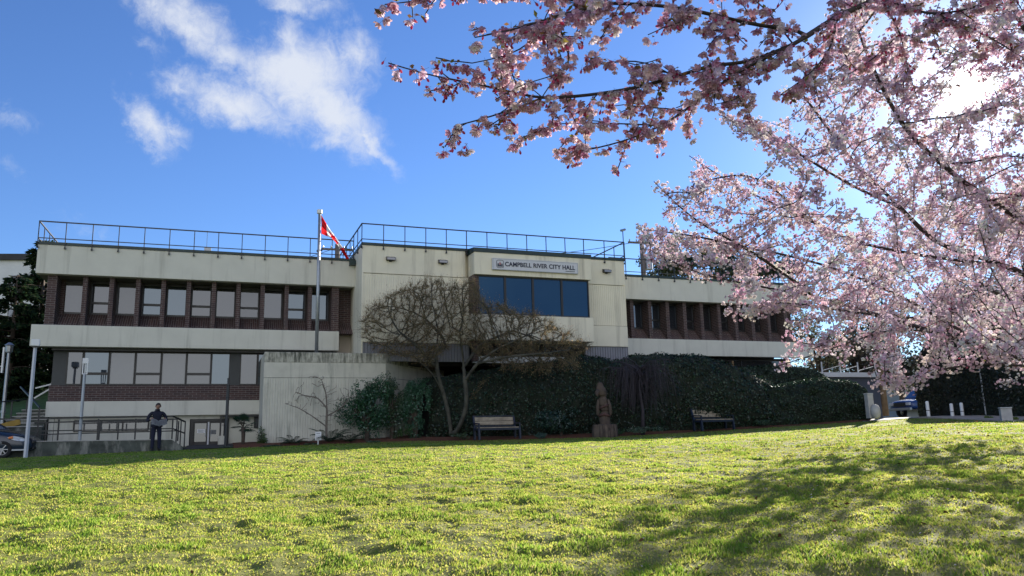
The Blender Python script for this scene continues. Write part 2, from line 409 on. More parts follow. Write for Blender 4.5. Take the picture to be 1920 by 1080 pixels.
# ------------------------------------------------------------------ ground
def build_lawn():
    # fan-shaped fine part in front, coarse rings out to the horizon
    az = np.concatenate([np.linspace(-12, -1.0, 14)[:-1], np.linspace(-1.0, -.72, 14)[:-1], np.linspace(-.72, .72, 400), np.linspace(.72, 1.0, 14)[1:], np.linspace(1.0, 12, 14)[1:]])
    d = np.concatenate([[3.0, 3.5, 4, 4.5], 5 * (37 / 5.) ** np.linspace(0, 1, 300), [40, 50, 70, 110, 200, 400, 900]])
    A, D = np.meshgrid(az, d); X = A * D; Y = D
    Z = G(X, Y)
    V = np.stack([X, Y, Z], -1).reshape(-1, 3); w = len(az); h = len(d)
    i = np.arange(w - 1)[None] + np.arange(h - 1)[:, None] * w
    Fq = np.stack([i, i + 1, i + 1 + w, i + w], -1).reshape(-1, 4)
    # strip behind the viewpoint, meeting the first row
    b = len(V); V2 = np.array([[a * 3.0, 3.0, float(G(np.array([a * 3.]), np.array([3.]))[0])] for a in az]); V3 = V2.copy(); V3[:, 1] = -400; V3[:, 0] *= 12; V3[:, 2] = -2
    V4 = V2.copy(); V4[:, 1] = -12; V4[:, 2] = 0.0
    V = np.concatenate([V, V4, V3]); j = np.arange(w - 1)
    F2 = np.stack([b + j, b + j + 1, j + 1, j], -1); F3 = np.stack([b + w + j, b + w + j + 1, b + j + 1, b + j], -1)
    m, nt, out = nmat('lawn_turf')
    bs = N(nt, 'ShaderNodeBsdfPrincipled'); bs.inputs['Roughness'].default_value = .9; bs.inputs['Specular IOR Level'].default_value = .2
    c1 = mix(nt, ramp(nt, noise(nt, .55, 5), .35, .65), (.165, .190, .042), (.240, .245, .072))
    c2 = mix(nt, ramp(nt, noise(nt, 6., 5, .7), .42, .7), c1, (.15, .15, .045))
    c3 = mix(nt, ramp(nt, noise(nt, 38., 3, .7), .55, .75), c2, (.08, .08, .026))
    nt.links.new(c3, bs.inputs['Base Color'])
    bp = N(nt, 'ShaderNodeBump'); bp.inputs['Strength'].default_value = .9; bp.inputs['Distance'].default_value = .03
    nt.links.new(noise(nt, 30., 5, .7), bp.inputs['Height']); nt.links.new(bp.outputs[0], bs.inputs['Normal'])
    nt.links.new(bs.outputs[0], out.inputs[0])
    tag(npmesh('lawn', V, [np.concatenate([Fq, F2, F3])], m, smooth=True), 'wide sloping lawn of mown yellow green grass', 'lawn', kind='structure')
build_lawn()

def build_grass():
    P = []
    for y0, y1, dens in ((4.0, 6, 2000), (6, 8, 2200), (8, 12, 2300), (12, 17, 1300), (17, 24, 560), (24, 36, 190)):
        k = int(dens * .86 * (y1 ** 2 - y0 ** 2))
        y = np.sqrt(rng.uniform(y0 ** 2, y1 ** 2, k)); x = y * rng.uniform(-.80, .92, k); P.append(np.stack([x, y], 1))
    P = np.concatenate(P)
    ok = on_lawn(P[:, 0], P[:, 1]); P = P[ok]
    cl = fbm(P[:, 0] * 3.1, P[:, 1] * 3.1, 21, 3); P = P[rng.uniform(size=len(P)) < np.clip(.55 + (cl - .3) * 1.5, .3, 1)]
    k = len(P); x, y = P.T
    cl = fbm(x * 3.1, y * 3.1, 21, 3); big = fbm(x * .35, y * .35, 33, 2)
    h = (.021 + .030 * np.clip((cl - .42) * 2.6, 0, 1)) * rng.uniform(.6, 1.35, k) * np.clip(1.05 - y / 80, .7, 1)
    w = (.0024 + .00055 * y) * rng.uniform(.7, 1.3, k)
    a = rng.uniform(0, 2 * PI, k); la = rng.uniform(0, 2 * PI, k); lean = rng.uniform(.15, .95, k) * h
    sx, sy = np.cos(a) * w, np.sin(a) * w; z = G(x, y) - .006
    lx, ly = np.cos(la) * lean, np.sin(la) * lean
    V = np.stack([np.stack([x - sx, y - sy, z], 1), np.stack([x + sx, y + sy, z], 1),
                  np.stack([x + sx * .8 + lx * .4, y + sy * .8 + ly * .4, z + h * .6], 1), np.stack([x - sx * .8 + lx * .4, y - sy * .8 + ly * .4, z + h * .6], 1),
                  np.stack([x + lx, y + ly, z + h], 1)], 1).reshape(-1, 3)
    o = (np.arange(k) * 5)[:, None]
    c = hues(k, [(.270, .295, .062), (.315, .325, .085), (.205, .26, .050), (.36, .34, .13)], .12)
    c = c * (0.86 + .6 * big[:, None]); tall = np.clip((cl - .5) * 5, 0, 1)[:, None]; c = c * (1 - tall * np.array([.34, .16, .30])); straw = rng.uniform(size=k) < .10; c[straw] = (.36, .31, .15)
    tag(npmesh('grass', V, [o + np.array([[0, 1, 2, 3]]), o + np.array([[3, 2, 4]])], M['grass'], tint=np.repeat(c, 5, 0)),
        'short tufted grass blades growing over the lawn', 'grass', kind='stuff')
build_grass()

def sheet(name, poly, z, mat, label, cat, sub=1):
    """flat ground sheet that follows the terrain, z above it"""
    mb = MB(); bm = bmesh.new(); vs = [bm.verts.new((p[0], p[1], 0)) for p in poly]; bm.faces.new(vs)
    bmesh.ops.triangulate(bm, faces=bm.faces)
    for _ in range(sub): bmesh.ops.subdivide_edges(bm, edges=bm.edges, cuts=2, use_grid_fill=True)
    for v in bm.verts: v.co.z = float(G0(v.co.x, v.co.y)) + z
    me = bpy.data.meshes.new(name); bm.to_mesh(me); bm.free(); me.materials.append(mat)
    o = bpy.data.objects.new(name, me); COL.objects.link(o); return tag(o, label, cat, kind='structure')
# planting bed: a mounded strip between the lawn edge and the walls and hedge
def build_bed():
    s = np.linspace(.75, 27.6, 260); e = np.interp(s, EDGE_S, EDGE_T); q = np.linspace(0, 1, 14)
    V = []
    for si, ei in zip(s, e):
        for qi in q:
            p = W(si, ei + .1 - qi * (2.3 + min(2.2, max(0, si - 5) * .5)))
            mound = .13 * min(1, qi * 5) + .05 * (fbm(p[0] * 4, p[1] * 4, 44) - .5) * min(1, qi * 4)
            V.append((p[0], p[1], float(G0(p[0], p[1])) - .02 + mound))
    w = len(q); i = np.arange(w - 1)[None] + np.arange(len(s) - 1)[:, None] * w
    tag(npmesh('planting_bed', np.array(V), np.stack([i, i + 1, i + 1 + w, i + w], -1).reshape(-1, 4), M['mulch'], smooth=True),
        'long planting bed of red bark mulch along the wall and hedge', 'planting bed', kind='structure')
build_bed()
sheet('forecourt', [W(-1.0, 2.3), W(-.55, 2.35), W(.75, 2.4), W(.78, 1.2), W(.8, -1.2), W(-1.0, -1.2)], .03, M['asphalt'], 'dark paved step in front of the basement doors', 'paving')
sheet('parking_area', [W(-30, 6.5), W(-14, 5.2), W(-6.6, 3.1), W(-6.2, -3), W(-30, -3)], .012, M['asphalt'], 'asphalt parking area beside the building under the parked car', 'parking')
pth = [spot(1618, 792, 34.2), spot(1690, 786, 34.8), spot(1735, 783, 35.5), spot(1760, 779, 42), spot(1640, 770, 46), spot(1600, 775, 40)]
sheet('footpath', pth, .02, M['path'], 'pale concrete footpath leaving the lawn past the hedge end', 'path')
sheet('road', [spot(1600, 775, 46.2), spot(1765, 779, 42.3), spot(1830, 776, 42), spot(1960, 770, 60), spot(1600, 770, 80)], .01, M['asphalt'], 'asphalt road beyond the bollards', 'road')

# ------------------------------------------------------------------ city hall
hall = thing('city_hall', 'long cream and brown brick two storey city hall with flat railed roof', 'building', OB, TH)
def part(mb, name, mat, parent=hall, **k): return mb.build(name, mat, parent, **k)
# local frame: x along the front, y = -t (into the building), z up
ZR, ZU, ZL, ZB = 9.37, 8.20, 6.16, 5.31       # roof edge, underside of top band, top and underside of lower band
def wing(x0, x1, fins, widths, wide, left):
    part(MB().box(x0, x1, 0, .35, ZU, ZR), 'upper_fascia', M['cream'], bevel=.015)
    xe = 5.03 if left else x1; yd = 1.29 if left else .97
    part(MB().box(x0 + .02, xe, .004, .4, ZB, ZL), 'lower_fascia', M['cream'], bevel=.015)
    part(MB().box(x0 - .03, x1, -.035, .5, ZR + .002, ZR + .115), 'roof_edge', M['dark_green'])
    part(MB().box(x0 + .05, x1, .36, 12, ZR - .25, ZR), 'roof', M['roof_dark'])
    part(MB().box(x0 + .04, x1, .36, 1.6, ZU + .01, ZU + .08), 'soffit', M['soffit'])
    a = x0 + .62 if left else x0; b = x1 - .0 if left else x1 - .62
    # brick piers between the windows, with a battered brick sill below them
    for xf, w in zip(fins, widths):
        f = MB().box(xf - w / 2, xf + w / 2, .28, yd - .02, ZL - .02, ZU)
        part(f, 'brick_pier', M['brick'])
    part(MB().prismx([(.34, ZL - .05), (yd - .03, 6.80), (yd - .01, 6.80), (yd - .01, ZL - .05)], a, b), 'brick_sill', M['soldier'])
    # windows in the bays
    edges = list(zip(fins, widths))
    for i in range(len(edges) - 1):
        xa = edges[i][0] + edges[i][1] / 2; xb = edges[i + 1][0] - edges[i + 1][1] / 2
        if left and i == len(edges) - 2 and wide: pass
        window(xa, xb, i % 2 == (1 if left else 0), left, i)
    part(MB().box(a, b, yd + .05, 1.6, 6.7, ZU), 'back_wall', M['interior'])
    return a, b
def window(xa, xb, split, left, i):
    y = 1.29 if left else .97; z0, z1 = 6.81, ZU - .10; f = MB(); t = .055
    f.box(xa, xb, y - .05, y + .04, z1, ZU + .005); f.box(xa, xb, y - .05, y + .04, z0 - .03, z0 + t)
    if not left: xm = xb - .02
    f.box(xa, xa + t, y - .05, y + .04, z0 + t, z1); f.box(xb - t, xb, y - .05, y + .04, z0 + t, z1)
    if split: f.box(xa + t, xb - t, y - .05, y + .04, z0 + .42, z0 + .51)
    w = part(f, 'window', M['frame'])
    mat = (M['glass_sky'] if i < 4 else M['glass_dark']) if not left else (M['glass_blind'] if i in (0, 2, 7) else M['glass_sky'] if i in (3, 4, 9, 10) else M['glass'])
    part(MB().box(xa + t, xb - t, y, y + .012, z0 + t, z1), 'pane', mat, w)
LF = [-6.27, -5.10, -4.14, -3.16, -2.20, -1.22, -.23, .76, 1.76, 2.77, 3.77, 4.88]
wing(-6.83, 5.7, LF, [.34] + [.17] * 10 + [.32], True, True)
part(MB().box(-6.44, -6.1, 1.0, 12, ZL, ZU).box(-6.1, -5.95, 1.2, 1.33, ZL, ZU), 'end_wall', M['brick'])
part(MB().box(4.98, 5.75, 1.05, 1.3, ZL + .02, ZU), 'recessed_wall', M['brick'])
part(MB().box(4.98, 5.75, 1.0, 1.3, ZB - .3, ZL + .015), 'lower_recessed_wall', M['beige'])
RF = [18.98, 20.01, 21.08, 22.15, 23.20, 24.27, 25.37, 26.46, 27.56, 28.64, 29.80]
wing(18.53, 31.3, RF, [.2] + [.19] * 10, False, False)
part(MB().box(29.95, 30.7, .9, 12, ZL, ZU), 'end_wall', M['brick'])
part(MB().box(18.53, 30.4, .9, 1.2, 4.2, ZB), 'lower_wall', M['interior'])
gw = part(MB().box(25.0, 29.6, .78, .86, 4.45, 5.2).box(26.9, 26.97, .74, .78, 4.45, 5.2), 'lower_window', M['frame'])
part(MB().box(25.06, 26.88, .76, .775, 4.5, 5.15).box(26.99, 29.5, .76, .775, 4.5, 5.15), 'pane', M['glass'], gw)
part(MB().box(-5.88, 5.6, 1.65, 11.9, .4, ZR - .26), 'rear_core', M['interior']); part(MB().box(5.78, 18.4, -.69, 5.9, 4.6, 8.45), 'rear_core', M['interior']); part(MB().box(5.78, 18.4, 3.4, 5.9, .4, 4.59), 'lower_core', M['interior']); part(MB().box(18.6, 29.9, 1.65, 11.9, .4, ZR - .26), 'rear_core', M['interior'])
part(MB().box(-.93, .62, 1.2, 1.6, .9, 2.6), 'lobby_wall', M['interior'])
# ground floor of the left wing
part(MB().box(-6.15, 1.95, .72, .95, 3.2, 3.83), 'brick_band', M['brick'])
part(MB().box(-6.19, 1.95, .66, .95, 2.6, 3.195), 'white_band', M['cream'])
part(MB().box(-6.12, 5.0, .42, 1.2, ZB - .10, ZB - .003), 'head_channel', M['frame'])
part(MB().box(-6.1, -5.62, .8, 1.0, 3.835, ZB - .105), 'column_panel', M['dark_panel']); part(MB().box(.56, .96, .76, 1.0, 3.835, ZB - .105), 'column_panel', M['dark_panel'])
part(MB().box(-6.1, -5.9, 1.0, 12, 3.2, ZB - .1), 'side_wall', M['dark_panel']); part(MB().box(-6.1, -5.92, .97, 12, .6, 3.19), 'lower_side_wall', M['cream'])
part(MB().box(-5.6, 5.0, 1.05, 1.2, 3.83, ZB - .1), 'interior_wall', M['interior'])
gm = [-5.62, -5.03, -4.08, -3.12, -2.14, -1.17, -.20, .56]; gm2 = [.96, 1.68, 2.6]
for lst in (gm, gm2):
    for i in range(len(lst) - 1):
        xa, xb = lst[i] + .005, lst[i + 1] - .005; f = MB(); y = .82; t = .04; z0, z1 = 3.84, ZB - .105
        f.box(xa, xb, y - .05, y + .05, z0, z0 + .06); f.box(xa, xb, y - .05, y + .05, z1 - .04, z1)
        f.box(xa, xa + t, y - .05, y + .05, z0 + .06, z1 - .04); f.box(xb - t, xb, y - .05, y + .05, z0 + .06, z1 - .04)
        if i % 2 == 1: f.box(xa + t, xb - t, y - .05, y + .05, z0 + .42, z0 + .52)
        w = part(f, 'window', M['frame']); part(MB().box(xa + t, xb - t, y, y + .012, z0 + .06, z1 - .04), 'pane', M['glass_blind'] if i in (2, 4) else M['glass_sky'] if i in (1, 6) else M['glass'], w)
# basement level behind the ramp
bw = MB().box(-5.9, -.93, .96, 1.15, .9, 2.6).box(.62, 2.3, .96, 1.15, .9, 2.6).box(-.93, .62, .96, 1.15, 2.44, 2.6)
part(bw, 'basement_wall', M['cream'])
f = MB(); 
for xa in (-5.2, -4.35, -3.45, -2.5): f.box(xa - .03, xa + .03, .915, .955, 2.03, 2.44)
f.box(-5.2, -2.5, .915, .955, 2.0, 2.03).box(-5.2, -2.5, .915, .955, 2.44, 2.47)
w = part(f, 'basement_window', M['frame']); part(MB().box(-5.17, -2.53, .935, .945, 2.03, 2.44), 'pane', M['glass_blind'], w)
f = MB().box(1.62, 2.1, .9, .955, 2.02, 2.06).box(1.62, 2.1, .9, .955, 2.42, 2.5).box(1.62, 1.7, .9, .955, 2.06, 2.42)
w = part(f, 'small_window', M['frame']); part(MB().box(1.7, 2.1, .93, .945, 2.06, 2.42), 'pane', M['glass'], w)
part(MB().box(.25, 2.15, .5, .95, 2.5, 2.56), 'door_canopy', M['frame'])
part(MB().box(.25, .31, .5, .56, 1.45, 2.5), 'canopy_post', M['frame'])
f = MB().box(-.9, -.78, .9, 1.0, 1.3, 2.44).box(.5, .62, .9, 1.0, 1.3, 2.44).box(-.78, .5, .9, 1.0, 2.32, 2.44)
df = part(f, 'door_frame', M['frame'])
for xa, xb, hx in ((-.77, -.225, -.3), (-.155, .49, -.08)):
    d = MB().box(xa, xa + .05, .93, .97, 1.36, 2.31).box(xb - .05, xb, .93, .97, 1.36, 2.31).box(xa + .05, xb - .05, .93, .97, 1.36, 1.5).box(xa + .05, xb - .05, .93, .97, 2.26, 2.31)
    d = part(d, 'door', M['frame']); part(MB().box(xa + .05, xb - .05, .945, .955, 1.5, 2.26), 'pane', M['glass'], d)
    part(MB().tube([(hx, .9, 1.7), (hx, .9, 2.0)], .012, 6), 'handle', M['steel'], d)
part(MB().box(-.222, -.158, .9, .96, 1.36, 2.31), 'door_mullion', M['sign_face'])
part(MB().box(.2, .5, .3, .6, 1.3, 1.72), 'door_plinth', M['cream'])
# central block
BX0, BX1, BT = 5.7, 18.52, -1.8
part(MB().box(BX0, 10.36, BT, 6, 8.5, 9.72).box(10.36, BX1, BT + .3, 6, 8.5, 9.72).box(16.2, BX1, BT, BT + .295, 8.5, 9.72), 'block_upper_wall', M['cream_warm'], bevel=.012)
def ribbed(x0, x1, z0, z1, y, pitch, dep):
    mb = MB(); k = max(1, int(round((x1 - x0) / pitch))); p = (x1 - x0) / k; poly = []
    for i in range(k):
        a = x0 + i * p; poly += [(a, y), (a + p * .55, y), (a + p * .68, y + dep), (a + p * .87, y + dep)]
    poly.append((x1, y)); 
    for (xa, ya), (xb, yb) in zip(poly[:-1], poly[1:]): mb.quad((xa, ya, z0), (xb, yb, z0), (xb, yb, z1), (xa, ya, z1))
    mb.box(x0, x1, y + dep + .004, y + dep + .15, z0, z1); return mb
for x0, x1 in ((BX0 + .06, 10.5), (16.25, BX1)):
    part(ribbed(x0, x1, 6.51, 8.48, BT + .02, .105, .014), 'ribbed_panel', M['cream_warm'])
    part(MB().box(x0, x1, BT - .01, BT + .2, 5.5, 6.49), 'lower_panel', M['cream_warm'], bevel=.01)
    part(ribbed(x0, x1, 4.7, 5.49, BT + .05, .13, .04), 'grey_cladding', M['grey_metal'])
part(MB().box(BX0 - .01, BX0 + .055, BT - .004, 1.4, 4.7, 8.5), 'block_side_wall', M['cream_warm'])
part(MB().box(BX1 - .1, BX1 + .005, BT + .25, .8, 4.2, 8.49), 'block_side_wall', M['cream_warm'])
part(MB().box(BX0 - .03, BX1 + .03, BT - .04, 6, 9.722, 9.84), 'roof_edge', M['dark_green'])
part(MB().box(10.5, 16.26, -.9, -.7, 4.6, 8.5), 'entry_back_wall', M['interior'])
# the bay that carries the sign
part(MB().box(10.52, 16.28, -2.62, -1.5, 8.52, 9.53), 'bay_fascia', M['cream_warm'], bevel=.012)
part(MB().prismx([(-2.66, 9.535), (-2.66, 9.72), (-1.7, 9.84), (-1.7, 9.535)], 10.48, 16.3), 'bay_roof_edge', M['dark_green'])
part(MB().box(10.36, 16.30, -2.6, -1.5, 5.61, 6.73), 'bay_spandrel', M['cream_warm'], bevel=.012)
part(MB().box(10.5, 10.72, -2.45, -1.5, 6.735, 8.515), 'bay_side_pier', M['brick'])
part(MB().box(10.55, 10.8, -2.2, -1.9, 4.7, 5.6), 'entry_pier', M['brick'])
part(MB().box(10.8, 16.2, -1.4, -1.2, 4.7, 5.0), 'entry_counter', M['white'])
bm_ = [10.74, 12.02, 13.37, 14.81, 16.2]
for i in range(4):
    xa, xb = bm_[i] + .004, bm_[i + 1] - .004; t = .045; y = -2.4; z0, z1 = 6.75, 8.51
    f = MB().box(xa, xb, y - .05, y + .05, z0, z0 + .05).box(xa, xb, y - .05, y + .05, z1 - .05, z1).box(xa, xa + t, y - .05, y + .05, z0 + .05, z1 - .05).box(xb - t, xb, y - .05, y + .05, z0 + .05, z1 - .05)
    w = part(f, 'bay_window', M['frame']); part(MB().box(xa + t, xb - t, y, y + .012, z0 + .05, z1 - .05), 'pane', M['glass_blue'], w)
part(MB().box(10.74, 16.2, -2.3, -1.5, 8.3, 8.5).box(10.74, 16.2, -1.7, -1.5, 6.74, 8.3), 'bay_interior', M['interior'])
# dark drain box where the wing meets the block
part(MB().box(5.42, 5.72, -.25, .0, ZR - .22, ZR + .0), 'rain_hopper', M['dark_green'])
# roof railings
def railing(pts, z0, zt, posts_per, hooks, name='roof_railing'):
    mb = MB(); 
    for a, b in zip(pts[:-1], pts[1:]):
        a = np.array(a); b = np.array(b); L = np.linalg.norm(b - a); k = max(1, int(round(L / posts_per)))
        for z, w in ((zt, .045), (z0 + .17, .032)): mb.bar((*a, z), (*b, z), w, w)
        for i in range(k + 1):
            p = a + (b - a) * i / k
            mb.bar((*p, z0 - (.22 if hooks else 0)), (*p, zt - .0225), .032)
            if hooks: mb.box(p[0] - .025, p[0] + .025, p[1] + .012, p[1] + .085, z0 - .235, z0 - .185); mb.box(p[0] - .03, p[0] + .03, p[1] - .02, p[1] + .03, z0 - .25, z0 - .17)
    return part(mb, name, M['black_metal'])
railing([(-6.75, 7.0), (-6.83, -.07), (5.6, -.07)], ZR + .08, 10.30, .955, True)
railing([(18.6, -.07), (31.2, -.07), (31.2, 7)], ZR + .08, 10.30, .955, True)
railing([(5.66, 4.5), (5.66, BT - .075), (10.4, BT - .075)], 9.80, 10.66, .985, True)
railing([(10.4, BT - .09), (16.3, BT - .09), (18.53, BT - .075), (18.53, 4.5)], 9.80, 10.66, .985, True)

def facade_thing(name, label, cat, s, t, z, group=None): return thing(name, label, cat, W(s, t, z), TH, group)
# sign
sg = facade_thing('building_sign', 'long white sign box with navy capitals above the blue bay windows', 'sign', 11.33, 2.635, 8.74)
MB().box(0, 4.22, -.10, 0, 0, .53).build('sign_box', M['sign_face'], sg, bevel=.012)
fr = MB().box(.02, 4.2, -.112, -.102, .50, .515).box(.02, 4.2, -.112, -.102, .015, .03).box(.02, .035, -.112, -.102, .03, .50).box(4.185, 4.2, -.112, -.102, .03, .50)
fr.build('sign_border', M['steel'], sg)
def text(body, size, x, y, z, parent, mat, name, bold=.0, sx=1.):
    c = bpy.data.curves.new(name, 'FONT'); c.body = body; c.size = size; c.extrude = .004; c.offset = bold; c.space_character = 1.04; c.space_word = 1.0
    o = bpy.data.objects.new(name, c); COL.objects.link(o); bpy.context.view_layer.update()
    me = bpy.data.meshes.new_from_object(o.evaluated_get(bpy.context.evaluated_depsgraph_get())); bpy.data.objects.remove(o)
    xs = [v.co.x for v in me.vertices]; k = sx / (max(xs) - min(xs))
    for v in me.vertices: v.co = Vector(((v.co.x - min(xs)) * k, 0 - v.co.z, v.co.y))
    me.materials.clear(); me.materials.append(mat); o = bpy.data.objects.new(name, me); COL.objects.link(o); o.parent = parent; o.location = (x, y, z); return o
text('CAMPBELL RIVER CITY HALL', .28, .60, -.108, .185, sg, M['ink'], 'lettering', .007, 3.46)
sm = MB()
for i in range(13): sm.box(3.58 + i * .036, 3.605 + i * .036, -.11, -.104, .085, .085 + (.03 if i % 3 else .04))
sm.build('small_print', M['paper_ink'], sg)
em = MB(); pr = .165
for k in range(32):
    a0, a1 = 2 * PI * k / 32, 2 * PI * (k + 1) / 32
    def sq(a): c, s_ = math.cos(a), math.sin(a); m_ = (abs(c) ** 5 + abs(s_) ** 5) ** (-1 / 5.); return np.array([.36 + pr * m_ * c, -.108, .27 + pr * 1.05 * m_ * s_])
    em.bar(sq(a0), sq(a1), .016, .016)
em.box(.24, .48, -.112, -.104, .15, .185).box(.24, .30, -.112, -.104, .185, .29).box(.42, .48, -.112, -.104, .185, .29).box(.32, .40, -.112, -.104, .185, .23)
e1 = em.build('emblem', M['ink'], sg)
MB().box(.325, .395, -.112, -.104, .235, .32).box(.345, .375, -.112, -.104, .32, .365).build('emblem_centre', M['pink'], e1)
# floodlights on the block
def floodlight(s, label):
    f = facade_thing('floodlight', label, 'floodlight', s, 1.8, 9.05, 'floodlights on the block wall')
    MB().prismx([(-.20, .03), (-.20, .15), (-.03, .21), (0, .21), (0, .03)], -.20, .20).build('housing', M['black_metal'], f, bevel=.01)
    MB().quad((-.18, -.203, .045), (.18, -.203, .045), (.18, -.203, .14), (-.18, -.203, .14)).build('lens', M['glass_dark'], f)
    MB().box(-.06, .06, -.05, -.0, -.02, .03).build('bracket', M['black_metal'], f)
floodlight(6.93, 'dark floodlight on cream wall nearest the flagpole'); floodlight(9.28, 'dark floodlight on cream wall just left of the sign bay'); floodlight(17.5, 'dark floodlight on cream wall right of the sign')
# security camera on its post
sc_ = facade_thing('security_camera', 'small grey security camera on a thin post at the block roof corner', 'camera', 18.45, 1.95, 9.75)
MB().tube([(0, 0, 0), (0, 0, 1.45)], .022, 6).build('post', M['black_metal'], sc_)
MB().tube([(-.13, -.05, 1.46), (.16, .05, 1.56)], .06, 8).build('camera_body', M['steel'], sc_)
# rooftop unit with aerial
ru = facade_thing('rooftop_unit', 'small grey box with aerial behind the left roof railing', 'roof unit', -.6, -3, ZR)
MB().box(-.15, .15, -.12, .12, .15, .95).build('cabinet', M['steel'], ru); MB().tube([(-.05, 0, .95), (-.05, 0, 1.75)], .012, 5).build('aerial', M['steel'], ru); MB().box(-.03, .03, -.03, .03, 0, .15).build('foot', M['steel'], ru)
# door notices
for xa, xb, za, zb, lb in ((-.62, -.32, 1.86, 2.02, 'white paper notice taped wide on the left basement door'), (-.10, .12, 1.80, 1.98, 'grey square paper notice on the right basement door')):
    nt_ = facade_thing('paper_notice', lb, 'notice', xa, -.92, za)
    MB().box(0, xb - xa, -.006, -.002, 0, zb - za).build('paper', M['white'] if xa < -.3 else M['paper'], nt_)
    q = MB()
    for k in range(3): q.box(.03, (xb - xa) * (.9 - .2 * (k % 2)), -.0085, -.0065, .03 + k * .04, .042 + k * .04)
    q.build('print', M['paper_ink'], nt_)

# ------------------------------------------------------------------ retaining wall, terrace, flagpole
WX0, WX1, WT = 1.80, 6.71, 2.0
rw = thing('retaining_wall', 'tall cream ribbed retaining wall with mossy grimy top in front of the hall', 'wall', W(WX0, WT, 0), TH)
def wallseg(L, z0, ztop, zj, parent):
    MB().box(0, L, 0, .25, zj, ztop - .42).build('plain_band', M['cream_old'], parent)
    MB().box(0, L, -.004, .27, ztop - .418, ztop).build('grimy_coping', M['grime'], parent, bevel=.02)
    ribbed(0, L, z0, zj - .015, 0.0, .10, .013).build('ribbed_face', M['cream_old'], parent)
    MB().box(0, L, .02, .25, zj - .013, zj - .002).build('joint', M['interior'], parent)
wallseg(WX1 - WX0, 1.0, 5.0, 3.97, rw)
MB().box(-.003, .25, .26, 2.7, 1.0, 4.97).build('return_wall', M['cream_old'], rw)
# second leg turns back 45 degrees and its top falls away
leg = thing('retaining_wall', 'shadowed angled wall running back behind the leafy shrubs to the hedge', 'wall', W(WX1, WT, 0), TH + math.radians(46))
L2 = 5.2
MB().prism([(0.01, 1.0), (L2, 1.0), (L2, 4.72), (0.01, 4.99)], .0, .25).build('wall_face', M['cream_old'], leg)
MB().prism([(0.01, 4.60), (L2, 4.40), (L2, 4.735), (0.01, 5.002)], -.006, .26).build('grimy_coping', M['grime'], leg)
MB().box(.01, L2, -.012, -.006, 3.955, 3.97).build('joint', M['interior'], leg)
sh = MB(); pl = [W(WX0 + .3, 1.72), W(WX1, 1.72), W(WX1 + 3.6, -1.5), W(31, -1.2), W(31, -3), W(WX0 + .3, -.3)]
sh.add([(p[0], p[1], 4.72) for p in pl], [tuple(range(len(pl)))])
tag(sh.build('terrace', M['path']), 'terrace paving at the upper entrance level', 'terrace', kind='structure')
fp = facade_thing('flagpole', 'tall silver flagpole standing behind the retaining wall', 'flagpole', 3.9, 1.45, 4.72)
MB().tube([(0, 0, 0), (0, 0, 3.2), (0, 0, 6.42)], [.075, .066, .055], 14).build('pole', M['steel'], fp, smooth=True)
MB().lathe([(.06, 6.34), (.115, 6.36), (.115, 6.52), (.06, 6.53)], 14).build('cap', M['white'], fp)
MB().tube([(.07, 0, 6.3), (.10, -.02, 4.4), (.07, 0, 1.2)], .007, 4).build('halyard', M['black_metal'], fp)
MB().box(.05, .14, -.02, .02, 4.72, 4.76).box(.11, .15, -.02, .02, 4.70, 4.82).box(-.09, -.05, -.03, .03, 4.66, 4.74).build('cleat', M['black_metal'], fp)
# flag: limp cloth sagging to the right of the pole
def flag():
    o = facade_thing('flag', 'red and white maple leaf flag drooping from the flagpole top', 'flag', 3.98, 1.43, 10.05)
    top = [(.0, .97), (.16, .72), (.42, .30), (.72, -.12), (1.00, -.55), (1.16, -.88)]
    bot = [(.02, .14), (.22, .03), (.42, -.04), (.58, -.18), (.86, -.58), (1.15, -.93)]
    NU, NV = 44, 22; us = np.linspace(0, 1, NU + 1); tt = np.linspace(0, 1, len(top)); V = []
    vs_ = np.linspace(0, 1, NV + 1)
    for a in us:
        p = np.array([np.interp(a, tt, [q[i] for q in top]) for i in (0, 1)]); b = np.array([np.interp(a, tt, [q[i] for q in bot]) for i in (0, 1)])
        for v in vs_:
            q = p * (1 - v) + b * v
            fold = .085 * math.sin(v * 9.5 + a * 2.2) * (.35 + a * .9) + .05 * math.sin(a * 7 - v * 3)
            q = q + np.array([.05, .02]) * math.sin(v * 8 + 1.) * a
            V.append((q[0], fold, q[1]))
    Fs = []; mi = []
    # maple leaf test in the flag's own coordinates (0..1 along, 0..1 down)
    LEAFP = [(0, .95), (.14, .66), (.28, .74), (.21, .28), (.42, .50), (.48, .38), (.72, .42), (.64, .20), (.74, .12), (.36, -.20), (.41, -.36), (.05, -.31), (.05, -.75)]
    LP = LEAFP + [(-x, y) for x, y in LEAFP[::-1]]
    def inleaf(x, y):
        c = False; j = len(LP) - 1
        for i in range(len(LP)):
            if (LP[i][1] > y) != (LP[j][1] > y) and x < (LP[j][0] - LP[i][0]) * (y - LP[i][1]) / (LP[j][1] - LP[i][1] + 1e-9) + LP[i][0]: c = not c
            j = i
        return c
    for i in range(NU):
        for j in range(NV):
            a = i * (NV + 1) + j; Fs.append((a, a + 1, a + NV + 2, a + NV + 1))
            U_, V_ = (i + .5) / NU, (j + .5) / NV
            mi.append(0 if U_ < .25 or U_ > .75 or inleaf((U_ - .5) * 2 / .46, (.5 - V_) * 2 / .92) else 1)
    ob = npmesh('cloth', np.array(V), np.array(Fs), [M['red'], M['flag_white']], o, smooth=True, mi=mi)
flag()

